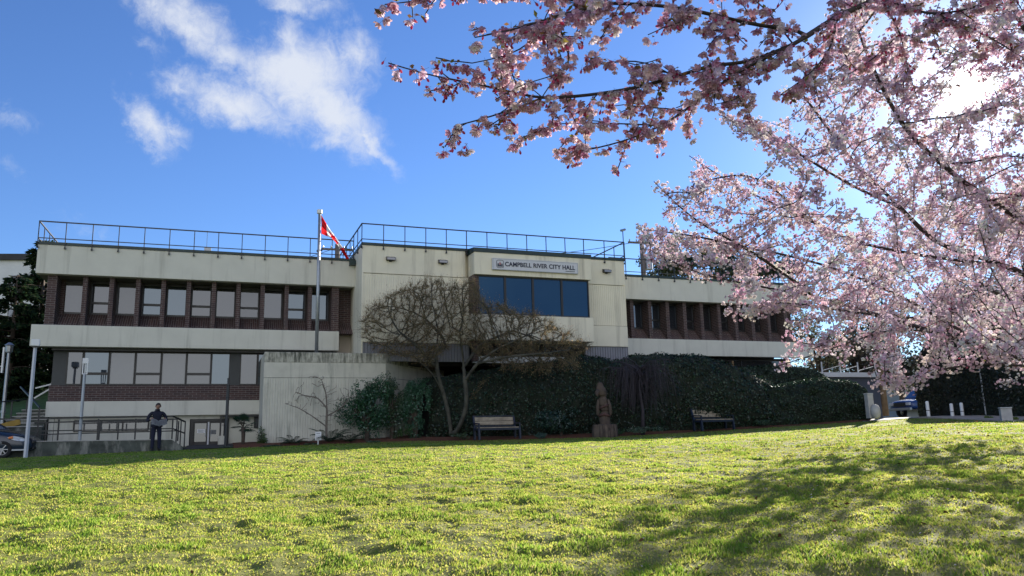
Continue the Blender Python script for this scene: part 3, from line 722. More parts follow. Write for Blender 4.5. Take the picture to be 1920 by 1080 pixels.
# ------------------------------------------------------------------ ramp, its rails, stairs
rp = thing('concrete_ramp', 'stained low concrete ramp wall in front of the left wing', 'ramp', W(-7.6, 2.2, 0), TH)
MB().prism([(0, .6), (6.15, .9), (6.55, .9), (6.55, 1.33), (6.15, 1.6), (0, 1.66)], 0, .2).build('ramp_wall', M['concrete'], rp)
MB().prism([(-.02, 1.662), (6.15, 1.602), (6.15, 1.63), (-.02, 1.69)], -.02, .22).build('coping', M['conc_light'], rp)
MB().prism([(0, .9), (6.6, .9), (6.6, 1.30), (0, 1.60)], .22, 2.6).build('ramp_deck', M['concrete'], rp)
def ramp_rail(name, label, x0, x1, y, z0a, z0b, posts, ret):
    o = thing(name, label, 'handrail', W(x0, -y, 0), TH, 'ramp handrails'); L = x1 - x0
    zt = lambda x: np.interp(x, [0, L], [z0a, z0b])
    MB().bar((0, 0, zt(0) + .80), (L, 0, zt(L) + .86), .05).build('top_rail', M['black_metal'], o)
    MB().bar((0, 0, zt(0) + .36), (L, 0, zt(L) + .40), .04).build('mid_rail', M['black_metal'], o)
    for x in posts: MB().bar((x - x0, 0, zt(x - x0)), (x - x0, 0, zt(x - x0) + .78), .05).build('post', M['black_metal'], o)
    if ret:
        r = MB().bar((L, 0, zt(L) + .86), (L + .42, .75, zt(L) + .66), .05).bar((L, 0, zt(L) + .4), (L + .42, .75, zt(L) + .22), .04)
        for q in (.33, .66, 1.): r.bar((L + .42 * q, .75 * q, zt(L) - .3), (L + .42 * q, .75 * q, zt(L) + .86 - .2 * q), .045)
        r.build('end_rail', M['black_metal'], o)
ramp_rail('ramp_railing', 'front black pipe handrail on the ramp wall behind the reading person', -7.5, -1.45, -2.1, 1.66, 1.62, [-5.25, -3.97, -2.72, -1.45], True)
ramp_rail('ramp_railing', 'rear black pipe handrail nearer the basement windows', -6.3, -1.3, -.6, 1.55, 1.55, [-5.9, -4.1, -3.45, -2.3, -1.3], False)
st = thing('stairs', 'grey concrete stairs climbing beside the left end of the hall', 'stairs', W(-6.5, -.5, 0), TH)
q = MB()
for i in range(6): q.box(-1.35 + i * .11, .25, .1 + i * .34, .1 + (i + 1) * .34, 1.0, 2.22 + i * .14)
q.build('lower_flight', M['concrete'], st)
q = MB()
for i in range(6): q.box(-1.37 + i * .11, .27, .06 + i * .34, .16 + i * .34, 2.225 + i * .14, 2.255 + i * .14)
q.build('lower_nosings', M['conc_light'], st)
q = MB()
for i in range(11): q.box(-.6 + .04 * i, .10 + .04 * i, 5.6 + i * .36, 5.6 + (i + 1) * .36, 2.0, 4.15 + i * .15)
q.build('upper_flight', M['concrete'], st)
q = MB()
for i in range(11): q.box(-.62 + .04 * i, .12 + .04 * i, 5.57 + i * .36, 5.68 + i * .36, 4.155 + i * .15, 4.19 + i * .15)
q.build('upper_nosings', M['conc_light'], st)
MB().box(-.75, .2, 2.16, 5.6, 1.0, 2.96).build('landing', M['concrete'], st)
MB().bar((-.95, 4.6, 3.55), (-.1, 4.6, 4.15), .06).bar((-.95, 4.7, 4.0), (-.1, 4.7, 4.25), .06).build('white_rail', M['white'], st)
sr = thing('stair_railing', 'dark pipe railing rising along the lower stairs', 'handrail', W(-6.9, 0, 0), TH)
q = MB().bar((-1.9, 0.1, 3.05), (-.2, 2.0, 3.35), .05).bar((-.2, 2, 3.35), (.25, 2, 3.35), .05).bar((.6, .1, 2.95), (-.6, 2.6, 3.9), .05).bar((.6, .1, 2.95), (.6, .1, 1.6), .05)
for a in (0, .25, .5, .75, 1): q.bar((-1.9 + 1.7 * a, .1 + 1.9 * a, 2.25 + .3 * a), (-1.9 + 1.7 * a, .1 + 1.9 * a, 3.05 + .3 * a), .045)
q.build('rails', M['black_metal'], sr)
cb = thing('concrete_block', 'small white painted block standing left of the ramp behind the car', 'block', W(-8.0, 1.9, 1.25), TH)
MB().box(-.22, .1, -.1, .15, -.3, .75).box(-.24, .12, -.12, .17, .751, .79).build('block', M['white'], cb, bevel=.02); 
MB().bar((.1, -.05, .4), (.4, -.05, .4), .05).bar((.1, -.05, .75), (.4, -.05, .75), .05).bar((.4, -.05, .37), (.4, -.05, .78), .05).build('rail_loop', M['black_metal'], cb)
yb = thing('barrier_bar', 'mustard yellow bar slanting above the blue car', 'barrier', spot(-20, 806, 30), 0)
MB().bar((0, 0, 0), (.95, .35, .30), .10, .22).build('bar', M['yellow'], yb); MB().bar((0, 0, .0), (0, 0, -1.2), .1).build('upright', M['black_metal'], yb)

# ------------------------------------------------------------------ lamp posts
def ground_at(P): return np.array([P[0], P[1], G(P[0], P[1])])
p = ground_at(spot(47, 865, 26.5))
lp = thing('lamp_post', 'nearest white square lamp post with box lamp head beside the blue car', 'lamp post', p, .5, 'lamp posts by the ramp')
MB().tube([(0, 0, 0), (0, 0, 3.78)], [.066, .054], 4).build('pole', M['sign_face'], lp)
MB().box(-.13, .13, -.13, .13, 3.83, 4.06).build('lamp_head', M['white'], lp, bevel=.015); MB().box(-.09, .09, -.09, .09, 3.78, 3.83).build('collar', M['black_metal'], lp)
p = ground_at(spot(147, 852, 28.5))
lp = thing('lamp_post', 'slim grey lamp post with empty open lamp frame in front of the ramp', 'lamp post', p, .35, 'lamp posts by the ramp')
MB().tube([(0, 0, 0), (0, 0, 2.95)], [.06, .05], 8).build('pole', M['steel'], lp)
q = MB().bar((-.075, 0, 2.93), (-.075, 0, 3.42), .035).bar((.075, 0, 2.93), (.075, 0, 3.42), .035).bar((-.1, 0, 3.43), (.1, 0, 3.43), .04, .2).bar((-.09, 0, 2.94), (.09, 0, 2.94), .04).bar((0, .07, 2.95), (0, .07, 3.42), .03)
q.build('lamp_frame', M['white'], lp)
p = ground_at(spot(423, 836, 31))
lp = thing('lamp_post', 'bare dark grey lamp post without a head right of the basement doors', 'lamp post', p, 0, 'lamp posts by the ramp')
MB().tube([(0, 0, 0), (0, 0, 2.4), (0, 0, 2.41), (0, 0, 2.72)], [.07, .06, .045, .045], 8).build('pole', M['dark_panel'], lp); MB().lathe([(.075, 1.9), (.075, 1.95)], 8).lathe([(.07, 2.38), (.07, 2.43)], 8).build('collar', M['black_metal'], lp)
p = spot(5, 783, 33)
lp = thing('lamp_post', 'distant blue grey lantern post in front of the conifers', 'lamp post', (p[0], p[1], 1.0), 0, 'lamp posts by the ramp')
MB().tube([(0, 0, 0), (0, 0, 4.45)], [.085, .06], 8).lathe([(.1, 1.9), (.1, 2.0)], 8).build('pole', M['steel'], lp)
MB().lathe([(.09, 4.45), (.13, 4.5), (.15, 4.75), (.2, 4.78), (.05, 4.9)], 8).build('lantern', M['steel'], lp); MB().box(-.25, -.18, -.04, .04, 3.6, 4.7).build('bracket_light', M['white'], lp)
# ------------------------------------------------------------------ benches
def make_bench(label, loc, rz):
    b = thing('park_bench', label, 'bench', loc, rz, 'park benches at the lawn edge'); w = .91
    for x in (-w + .03, w - .03):
        f = MB().bar((x, -.30, 0), (x, -.27, .44), .075, .09).bar((x, .20, 0), (x, .20, .46), .075, .09).bar((x, .20, .44), (x, .34, .92), .065, .08)
        f.bar((x, -.30, .40), (x, .22, .40), .05, .07).bar((x, -.30, .62), (x, .27, .64), .07, .045).bar((x, -.29, .42), (x, -.29, .62), .05)
        f.build('side_frame', M['navy_metal'], b)
    MB().bar((-w, .35, .925), (w, .35, .925), .04, .05).bar((-w + .06, .245, .53), (w - .06, .245, .53), .03, .05).bar((-w + .06, -.315, .40), (w - .06, -.315, .40), .03, .07).build('frame_rail', M['navy_metal'], b)
    for z0, y0 in ((.58, .25), (.74, .295)):
        MB().bar((-w + .07, y0, z0 + .07), (w - .07, y0, z0 + .07), .035, .145).build('back_slat', M['wood'], b, bevel=.008)
    for y in (-.25, -.10, .05):
        MB().box(-w + .07, w - .07, y - .065, y + .065, .445, .48).build('seat_slat', M['wood'], b, bevel=.008)
    return b
def bench_at(px, py, d):
    P = spot(px, py, d); return (P[0], P[1], float(G0(P[0], P[1])) + .03)
bench = make_bench('slatted wooden bench with dark metal frame near the bare spreading tree', bench_at(932, 824, 31.2), TH + .05)
dup(bench, bench_at(1338, 808, 33.2), TH + .12, 'pale slatted bench right of the carved pole, before the ivy hedge')

# ------------------------------------------------------------------ carved pole on a stump
P = spot(1135, 820, 31.2); cp = thing('carved_pole', 'carved cedar figure standing on a round stump between the benches', 'statue', (P[0], P[1], float(G0(P[0], P[1])) - .03), -.1)
q = MB(); k = 40; prof = []
for z in np.linspace(0, .52, 9): prof.append((.49 + .02 * math.sin(z * 9), z))
prof += [(.44, .53), (.2, .535)]
vs = [((r * (1 + .05 * math.sin(9 * a) + .025 * math.sin(23 * a + z * 3))) * math.cos(a), (r * (1 + .05 * math.sin(9 * a) + .025 * math.sin(23 * a + z * 3))) * math.sin(a), z) for r, z in prof for a in [2 * PI * j / k for j in range(k)]]
fs = [(i * k + j, i * k + (j + 1) % k, (i + 1) * k + (j + 1) % k, (i + 1) * k + j) for i in range(len(prof) - 1) for j in range(k)] + [tuple(range((len(prof) - 1) * k, len(prof) * k))]
q.add(vs, fs); q.build('stump', M['stump'], cp, smooth=True)
SIL = [(.53, -.22, .26), (.62, -.235, .26), (.75, -.25, .25), (.86, -.25, .26), (.94, -.24, .24), (1.0, -.16, .21), (1.05, -.14, .20), (1.12, -.25, .23), (1.2, -.24, .21), (1.26, -.18, .19), (1.31, -.23, .19), (1.40, -.245, .185), (1.5, -.245, .175), (1.57, -.22, .15), (1.61, -.16, .12), (1.66, -.17, .13), (1.70, -.29, .15), (1.80, -.31, .165), (1.90, -.31, .15), (1.98, -.32, .10), (2.04, -.30, .05), (2.12, -.28, .01), (2.18, -.24, -.01), (2.215, -.17, -.06)]
zz = np.linspace(.53, 2.215, 80); xl = np.interp(zz, [a[0] for a in SIL], [a[1] for a in SIL]); xr = np.interp(zz, [a[0] for a in SIL], [a[2] for a in SIL])
vs = []
for z, a_, b_ in zip(zz, xl, xr):
    c0, r = (a_ + b_) / 2, (b_ - a_) / 2
    for j in range(36):
        a = 2 * PI * j / 36; g = 1.0
        front = max(0, -math.sin(a))
        # incised bands slanting round the body, an eye line and a mouth line
        for zc, sl in ((1.10, .22), (1.27, .20), (1.62, .1), (.95, -.12)):
            g -= .16 * front * math.exp(-((z - zc - sl * math.cos(a)) / .022) ** 2)
        for ex in (-.42, .42): g += .09 * math.exp(-((z - 1.86) / .06) ** 2 - ((math.cos(a) - ex) / .22) ** 2) * (front > 0)
        vs.append((c0 + .88 * r * g * math.cos(a), r * .88 * g * math.sin(a), z))
q = MB(); m = len(zz); q.add(vs, [(i * 36 + j, i * 36 + (j + 1) % 36, (i + 1) * 36 + (j + 1) % 36, (i + 1) * 36 + j) for i in range(m - 1) for j in range(36)] + [tuple(range((m - 1) * 36, m * 36))])
fig = q.build('figure', M['carved'], cp, smooth=True)
q = MB().tube([(-.20, -.12, 1.86), (-.27, -.24, 1.80), (-.26, -.33, 1.70), (-.23, -.34, 1.62)], [.10, .085, .05, .012], 10); q.build('beak', M['carved'], cp, smooth=True)
q = MB()
for sx in (-1, 1): q.tube([(sx * .20 - .02, -.10, 1.52), (sx * .25 - .01, -.14, 1.2), (sx * .25, -.13, .95), (sx * .22, -.10, .82)], [.04, .075, .06, .02], 8)
q.build('wing', M['carved'], cp, smooth=True)
q = MB().tube([(-.20, -.17, 1.16), (.0, -.26, 1.24), (.20, -.15, 1.32)], [.035, .045, .035], 8).tube([(-.20, -.16, .88), (0, -.25, .93), (.22, -.14, .86)], [.05, .07, .05], 8); q.build('carved_band', M['carved_red'], cp, smooth=True)

# ------------------------------------------------------------------ small garden sign
P = spot(596, 840, 30.3); gs = thing('garden_sign', 'little white two panel sign on a stake in the mulch bed', 'sign', (P[0], P[1], float(G0(P[0], P[1]))), TH)
MB().box(-.02, .02, -.02, .02, 0, .34).build('stake', M['white'], gs)
MB().box(-.115, .115, -.035, -.02, .17, .335).build('lower_panel', M['white'], gs); MB().box(-.115, .115, -.035, -.02, .345, .50).build('upper_panel', M['white'], gs)
q = MB()
for k in range(4): q.box(-.09, .09 - .04 * (k % 2), -.038, -.0355, .20 + k * .03, .21 + k * .03)
q.box(-.07, .07, -.038, -.0355, .42, .435); q.build('print', M['paper_ink'], gs)

# ------------------------------------------------------------------ the person reading
def skin_mesh(name, chains_, subdiv=2):
    """connected joints with radii grown into one smooth surface"""
    V = []; E = []; R = []; key = {}
    def vid(p, r):
        kk = tuple(round(x, 4) for x in p)
        if kk not in key: key[kk] = len(V); V.append(p); R.append(r)
        return key[kk]
    for ch in chains_:
        ids = [vid(p, r) for p, r in ch]
        for a, b in zip(ids[:-1], ids[1:]):
            if a != b: E.append((a, b))
    me = bpy.data.meshes.new(name); me.from_pydata(V, E, []); o = bpy.data.objects.new(name, me); COL.objects.link(o)
    sk = o.modifiers.new('skin', 'SKIN'); sk.use_smooth_shade = True; sk.branch_smoothing = .6
    lay = me.skin_vertices[0].data
    for i, r in enumerate(R): lay[i].radius = (r, r) if np.isscalar(r) else r
    lay[0].use_root = True
    ss = o.modifiers.new('sub', 'SUBSURF'); ss.levels = subdiv; ss.render_levels = subdiv
    bpy.context.view_layer.update(); dg = bpy.context.evaluated_depsgraph_get()
    m2 = bpy.data.meshes.new_from_object(o.evaluated_get(dg)); bpy.data.objects.remove(o)
    return m2
def person():
    P = spot(291, 846.5, 29); base = (P[0], P[1], float(G0(P[0], P[1])) + .03)
    face = math.atan2(-P[0], P[1])                # local -y towards the viewer
    pr = thing('person', 'person in dark jacket and jeans standing reading an open newspaper by the ramp', 'person', base, face + .18)
    pel = (0, .0, .93)
    body = [[(pel, (.165, .13)), ((0, 0, 1.05), (.165, .125)), ((0, .01, 1.2), (.18, .13)), ((0, .02, 1.33), (.185, .125)), ((0, .015, 1.435), (.13, .10)), ((0, 0, 1.50), .062), ((0, -.02, 1.56), .060), ((0, -.035, 1.63), (.082, .092)), ((0, -.02, 1.71), (.080, .092)), ((0, -.01, 1.755), (.055, .065))]]
    for sx in (-1, 1):
        body.append([(pel, (.165, .13)), ((sx * .095, 0, .84), (.10, .105)), ((sx * .105, -.005, .66), (.087, .092)), ((sx * .11, -.015, .48), (.068, .075)), ((sx * .115, .0, .30), (.064, .07)), ((sx * .12, .01, .10), .055), ((sx * .122, .0, .045), .048), ((sx * .135, -.11, .035), (.042, .030)), ((sx * .142, -.17, .028), (.036, .022))])
        el = (sx * .345, .02, 1.10); wr = (sx * .265, -.245, 1.125)
        body.append([((0, .02, 1.33), (.185, .125)), ((sx * .185, .025, 1.40), .082), ((sx * .275, .03, 1.28), .066), ((sx * .345, .02, 1.10), .056), ((sx * .315, -.11, 1.10), .050), (wr, .036), ((sx * .25, -.295, 1.14), (.030, .040)), ((sx * .24, -.335, 1.15), (.022, .038))])
    me = skin_mesh('body', body)
    # fingers: five short unequal chains rooted in each palm, closed on the paper's edge
    for sx in (-1, 1):
        ch = []
        for k, (dz, ln) in enumerate(((.030, .066), (.012, .074), (-.008, .070), (-.026, .055))):
            a = (sx * .243, -.325, 1.15 + dz); ch = [[(a, .0095), ((sx * (.236 - ln * .35), -.345, 1.15 + dz), .009), ((sx * (.232 - ln * .75), -.338, 1.148 + dz), .0085), ((sx * (.232 - ln), -.322, 1.144 + dz), .007)]]
            fm = skin_mesh('finger', ch, 1); merge(me, fm)
        fm = skin_mesh('thumb', [[((sx * .252, -.29, 1.172), .012), ((sx * .222, -.315, 1.196), .0105), ((sx * .197, -.325, 1.192), .009)]], 1); merge(me, fm)
        ear = bpy.data.meshes.new('ear'); eb = MB().tube([(sx * .080, -.03, 1.60), (sx * .093, -.022, 1.63), (sx * .088, -.018, 1.665)], [.012, .018, .012], 8); ear.from_pydata(eb.v, [], eb.f); merge(me, ear)
    for fx in (MB().tube([(0, -.118, 1.655), (0, -.137, 1.625), (0, -.128, 1.608)], [.010, .017, .012], 8), MB().tube([(-.024, -.121, 1.582), (0, -.128, 1.583), (.024, -.121, 1.582)], [.004, .006, .004], 6), MB().tube([(-.06, -.098, 1.676), (-.03, -.118, 1.682), (-.012, -.120, 1.676)], .006, 6), MB().tube([(.06, -.098, 1.676), (.03, -.118, 1.682), (.012, -.120, 1.676)], .006, 6)):
        q = bpy.data.meshes.new('face'); q.from_pydata(fx.v, [], fx.f); merge(me, q)
    me.materials.clear()
    for mm in ('jacket', 'trousers', 'skin', 'shoe', 'hair'): me.materials.append(M[mm])
    for p_ in me.polygons:
        c = p_.center; p_.use_smooth = True
        hand = c.y < -.262 and abs(c.x) > .12 and 1.05 < c.z < 1.25
        if c.z < .075: p_.material_index = 3
        elif hand or c.z > 1.515: p_.material_index = 2
        elif c.z < .93: p_.material_index = 1
        else: p_.material_index = 0
    # head bends down towards the page
    for v in me.vertices:
        if v.co.z > 1.5 and abs(v.co.x) < .15:
            t = min(1, (v.co.z - 1.5) / .06); a = .30 * t; y, z = v.co.y, v.co.z - 1.5
            v.co.y = y * math.cos(a) - z * math.sin(a); v.co.z = 1.5 + y * math.sin(a) * .6 + z * math.cos(a)
    o = bpy.data.objects.new('body', me); COL.objects.link(o); o.parent = pr
    # hair cap, jacket hem and collar
    hb = MB(); pts = []
    for i in range(9):
        th_ = i / 8 * 1.75
        for j in range(20):
            a = 2 * PI * j / 20; lim = 1.0 if math.sin(a) > -.2 else (.62 + .38 * max(0, 1 + math.sin(a)) )
            t_ = th_ * lim
            pts.append((.0915 * math.sin(t_) * math.cos(a), .005 - .035 + .104 * math.sin(t_) * math.sin(a), 1.668 + .102 * math.cos(t_)))
    hb.add(pts, [(i * 20 + j, i * 20 + (j + 1) % 20, (i + 1) * 20 + (j + 1) % 20, (i + 1) * 20 + j) for i in range(8) for j in range(20)])
    for i, p_ in enumerate(hb.v):
        a = .30; y, z = p_[1], p_[2] - 1.5; hb.v[i] = (p_[0], y * math.cos(a) - z * math.sin(a), 1.5 + y * math.sin(a) * .6 + z * math.cos(a))
    hb.build('hair', M['hair'], pr, smooth=True)
    jk = MB(); ring = []
    for z, rx, ry in ((.86, .205, .165), (.90, .21, .17), (.97, .20, .16), (1.05, .195, .15)):
        ring += [(rx * math.cos(2 * PI * j / 24), ry * math.sin(2 * PI * j / 24) * (1 + .04 * math.sin(5 * j)), z) for j in range(24)]
    jk.add(ring, [(i * 24 + j, i * 24 + (j + 1) % 24, (i + 1) * 24 + (j + 1) % 24, (i + 1) * 24 + j) for i in range(3) for j in range(24)])
    jk.build('jacket_hem', M['jacket'], pr, smooth=True)
    cl = MB(); cl.lathe([(.085, 1.455), (.088, 1.50), (.080, 1.525), (.07, 1.50)], 20); cl.build('collar', M['jacket'], pr, smooth=True)
    # newspaper, a thing of its own held in both hands
    npz = thing('newspaper', 'open grey newspaper held in both hands at the waist', 'newspaper', base, face + .18)
    mb = MB(); K = 10
    for sx in (-1, 1):
        for lay in range(3):
            for i in range(K):
                t0, t1 = i / K, (i + 1) / K
                def pt(t, v):
                    x = sx * (.27 * t); y = -.33 - .06 * (1 - t) + .012 * math.sin(t * 6) - lay * .006
                    zt = 1.165 - .085 * (1 - t) ** 1.5 + .012 * math.sin(t * 5 + sx); return (x + .0, y - v * .15, zt - v * .20 - lay * .008 + .012 * math.sin(t * 9) * v)
                mb.quad(pt(t0, 0), pt(t1, 0), pt(t1, 1), pt(t0, 1))
    mb.build('pages', M['paper'], npz, smooth=True)
    q = MB()
    for sx in (-1, 1):
        for r_ in range(6):
            for c in range(3):
                t0 = .12 + c * .28; t1 = t0 + .22; v = .12 + r_ * .13
                f = lambda t, v: (sx * .27 * t, -.33 - .06 * (1 - t) - v * .15 - .022, 1.165 - .085 * (1 - t) ** 1.5 - v * .20 + .001)
                q.quad(f(t0, v), f(t1, v), f(t1, v + .05), f(t0, v + .05))
    q.build('print', M['paper_ink'], npz)
def merge(a, b):
    va = [tuple(v.co) for v in a.vertices]; fa = [tuple(p.vertices) for p in a.polygons]; k = len(va)
    va += [tuple(v.co) for v in b.vertices]; fa += [tuple(i + k for i in p.vertices) for p in b.polygons]
    a.clear_geometry(); a.from_pydata(va, [], fa); bpy.data.meshes.remove(b)
person()

# ------------------------------------------------------------------ vehicles
def vehicle(name, label, cat, loc, rz, stations, cab, paint, wheels, wr, glassm='glass_dark'):
    """stations: (x, half width, sill z, waist z, hood z); cab: (x, half width at waist, z waist, half width roof, z roof)"""
    o = thing(name, label, cat, loc, rz)
    q = MB(); ring = []
    for x, w, zs, zw, zh in stations:
        ring += [(x, -w * .86, zs), (x, -w * .98, zs + .10), (x, -w, (zs + zw) / 2 + .03), (x, -w * .97, zw), (x, -w * .80, zh - .015), (x, -w * .4, zh + .012), (x, 0, zh + .02), (x, w * .4, zh + .012), (x, w * .80, zh - .015), (x, w * .97, zw), (x, w, (zs + zw) / 2 + .03), (x, w * .98, zs + .10), (x, w * .86, zs)]
    k = 13; m = len(stations)
    q.add(ring, [(i * k + j, i * k + (j + 1) % k, (i + 1) * k + (j + 1) % k, (i + 1) * k + j) for i in range(m - 1) for j in range(k)] + [tuple(range(k)), tuple(range((m - 1) * k, m * k))])
    b = q.build('body', M[paint], o, smooth=True)
    md = b.modifiers.new('sub', 'SUBSURF'); md.levels = 1; md.render_levels = 2
    q = MB(); ring = []
    for x, w, z, w2, z2 in cab: ring += [(x, -w, z), (x, -w2, z2), (x, 0, z2 + .03), (x, w2, z2), (x, w, z)]
    m = len(cab); q.add(ring, [(i * 5 + j, i * 5 + j + 1, i * 5 + j + 6, i * 5 + j + 5) for i in range(m - 1) for j in range(4)] + [tuple(range(5)), tuple(range((m - 1) * 5, m * 5))])
    c = q.build('cabin', M[paint], o, smooth=False, bevel=.04)
    q = MB()
    for i in range(m - 1):
        for s_ in (-1, 1):
            A = [np.array((cab[i][0], s_ * cab[i][1], cab[i][2])), np.array((cab[i + 1][0], s_ * cab[i + 1][1], cab[i + 1][2])), np.array((cab[i + 1][0], s_ * cab[i + 1][3], cab[i + 1][4])), np.array((cab[i][0], s_ * cab[i][3], cab[i][4]))]
            cen = sum(A) / 4; A = [cen + (a - cen) * .86 + np.array([0, s_ * .012, 0.008]) for a in A]; q.quad(*A)
    for i, dx in ((0, 1), (m - 1, -1)):
        pass
    q.build('side_glass', M[glassm], o)
    for x, w in wheels:
        for s_ in (-1, 1):
            t = MB(); pr_ = [(wr * .62, -.10), (wr * .93, -.10), (wr, -.06), (wr, .06), (wr * .93, .10), (wr * .62, .10)]
            vs = [(x + r * math.cos(2 * PI * j / 24), s_ * w + y, wr + r * math.sin(2 * PI * j / 24)) for r, y in pr_ for j in range(24)]
            t.add(vs, [(i * 24 + j, i * 24 + (j + 1) % 24, ((i + 1) % 6) * 24 + (j + 1) % 24, ((i + 1) % 6) * 24 + j) for i in range(6) for j in range(24)])
            wh = t.build('wheel', M['tyre'], o, smooth=True)
            t = MB()
            for j in range(7): a = 2 * PI * j / 7; t.bar((x, s_ * (w + .07), wr), (x + wr * .62 * math.cos(a), s_ * (w + .07), wr + wr * .62 * math.sin(a)), .05, .03)
            vs = [(x + r * math.cos(2 * PI * j / 24), s_ * (w + .06), wr + r * math.sin(2 * PI * j / 24)) for r in (wr * .56, wr * .66) for j in range(24)]
            t.add(vs, [(j, (j + 1) % 24, 24 + (j + 1) % 24, 24 + j) for j in range(24)]); t.build('rim', M['rim'], wh)
    return o
P = spot(64, 862, 27.6)
ca = math.radians(90 - 76)
car_base = np.array([P[0], P[1], 0]) - 2.16 * np.array([math.cos(ca), math.sin(ca), 0]) + .35 * np.array([-math.sin(ca), math.cos(ca), 0])
car_base[2] = float(G0(P[0], P[1])) - .02
st_ = [(-2.15, .62, .42, .75, .92), (-2.0, .78, .28, .82, 1.02), (-1.5, .87, .20, .86, 1.0), (-.6, .88, .18, .88, .98), (.5, .88, .18, .88, .97), (1.0, .88, .19, .84, .96), (1.5, .86, .20, .76, .87), (1.85, .80, .20, .68, .77), (2.05, .70, .22, .60, .68), (2.16, .52, .28, .50, .55)]
cab_ = [(-1.85, .70, .96, .55, 1.10), (-1.2, .76, .96, .58, 1.42), (-.3, .78, .95, .60, 1.48), (.35, .78, .94, .58, 1.40), (1.08, .74, .92, .60, .99)]
car = vehicle('parked_car', 'slate blue hatchback nosing into the frame beside the white lamp post', 'car', car_base, ca, st_, cab_, 'car_blue', [(-1.3, .76), (1.28, .76)], .31)
for s_ in (-1, 1):
    q = MB(); pts = [(1.42, s_ * .845, .70), (1.62, s_ * .825, .755), (1.86, s_ * .745, .70), (2.0, s_ * .66, .60), (1.88, s_ * .765, .565), (1.66, s_ * .835, .60)]
    pts2 = [(x, y + s_ * .035, z + .012) for x, y, z in pts]; k = 6
    q.add(pts + pts2, [tuple(range(k, 2 * k))] + [(i, (i + 1) % k, (i + 1) % k + k, i + k) for i in range(k)]); h = q.build('headlight', M['lamp_glass'], car, smooth=False)
    MB().tube([(1.47, s_ * .885, .70), (1.60, s_ * .872, .72)], [.035, .05], 8).build('indicator', M['amber'], h)
MB().box(2.10, 2.16, -.55, .55, .50, .60).box(2.10, 2.165, -.5, .5, .30, .38).build('grille', M['black_metal'], car, bevel=.01)
MB().box(2.165, 2.19, -.26, .26, .36, .48).build('number_plate', M['plate'], car)
MB().box(1.5, 2.0, -.84, -.80, .26, .31).build('bumper_trim', M['steel'], car)
# blue pickup beyond the bollards
P = spot(1752, 779, 47); tb = np.array([P[0], P[1], float(G0(P[0], P[1])) + .05]); ta = math.radians(200)
st_ = [(-2.6, .85, .55, .98, 1.10), (-2.5, .92, .5, 1.0, 1.12), (-1.0, .94, .45, 1.02, 1.12), (.4, .95, .42, 1.02, 1.12), (1.3, .94, .42, 1.0, 1.12), (2.0, .92, .42, .95, 1.06), (2.5, .88, .45, .88, .98), (2.62, .80, .5, .8, .88)]
cab_ = [(-.55, .86, 1.10, .74, 1.68), (-.3, .87, 1.10, .76, 1.78), (.6, .87, 1.10, .76, 1.78), (1.35, .84, 1.09, .78, 1.16)]
tr = vehicle('pickup_truck', 'dark blue pickup truck parked beyond the white bollards', 'truck', tb, ta, st_, cab_, 'truck_blue', [(-1.7, .84), (1.65, .84)], .37)
for s_ in (-.62, .62): MB().box(2.58, 2.66, s_ - .16, s_ + .16, .72, .88).build('headlight', M['lamp_glass'], tr, bevel=.02)
MB().box(2.60, 2.68, -.42, .42, .66, .88).build('grille', M['black_metal'], tr, bevel=.02); MB().box(2.58, 2.75, -.86, .86, .42, .58).build('bumper', M['steel'], tr, bevel=.03)
MB().box(-2.5, -.6, -.75, .75, 1.14, 1.16).build('bed_cover', M['black_metal'], tr)

# ------------------------------------------------------------------ right hand side: bollards, posts, kerb, box
def gp(px, py, d, dz=0.): P = spot(px, py, d); return (P[0], P[1], P[2] + dz)
for px, py, d, h, lb in ((1741, 779, 36, .66, 'white bollard with dark fittings in front of the blue pickup, leftmost of three'), (1786, 780, 36, .58, 'white bollard at the right end of the blue pickup'), (1805, 780, 36, .62, 'white bollard standing apart before the dark hedge')):
    b = thing('bollard', lb, 'bollard', gp(px, py, d, -.05), .2, 'white bollards by the road')
    MB().lathe([(.075, 0), (.078, .05), (.075, h), (.06, h + .035), (.02, h + .05)], 14).build('post', M['white'], b, smooth=True)
    MB().lathe([(.079, h * .40), (.079, h * .45)], 14).build('band', M['dark_panel'], b)
b = thing('gate_post', 'squat white post with rounded base stone at the hedge end', 'post', gp(1633, 782, 34.5, -.05), .2)
MB().box(-.15, .13, -.13, .13, 0, 1.02).box(-.16, .14, -.14, .14, 1.022, 1.10).build('post', M['conc_light'], b, bevel=.015)
MB().lathe([(.05, -.05), (.17, .03), (.215, .22), (.20, .40), (.13, .55), (.03, .60)], 16, (.10, -.22)).build('base_stone', M['conc_light'], b, smooth=True)
b = thing('wooden_post', 'brown wooden post rising into the blossom beside the footpath', 'post', gp(1661, 776, 38, -.1), .1)
MB().tube([(0, 0, 0), (-.02, 0, 2.4), (-.03, 0, 4.6)], [.15, .135, .12], 10).build('post', M['pole_wood'], b, smooth=True)
b = thing('signpost', 'thin grey pole in front of the dark hedge at right', 'pole', gp(1849, 780, 35, -.05), 0)
MB().tube([(0, 0, 0), (-.01, 0, 2.3)], .035, 8).build('pole', M['steel'], b); MB().box(-.05, .05, -.04, .04, 1.05, 1.18).build('clamp', M['steel'], b)
b = thing('utility_box', 'pale concrete service box on the stone kerb at right', 'box', gp(1888, 792, 30, -.04), -.35)
MB().box(-.19, .19, -.16, .16, 0, .56).build('cabinet', M['conc_light'], b, bevel=.015); MB().box(-.21, .21, -.18, .18, .561, .62).build('lid', M['conc_light'], b, bevel=.02)
q = MB(); ks = [spot(1728, 783, 35.6), spot(1780, 785, 33.6), spot(1830, 788, 31.8), spot(1905, 791, 29.4), spot(1990, 797, 26)]
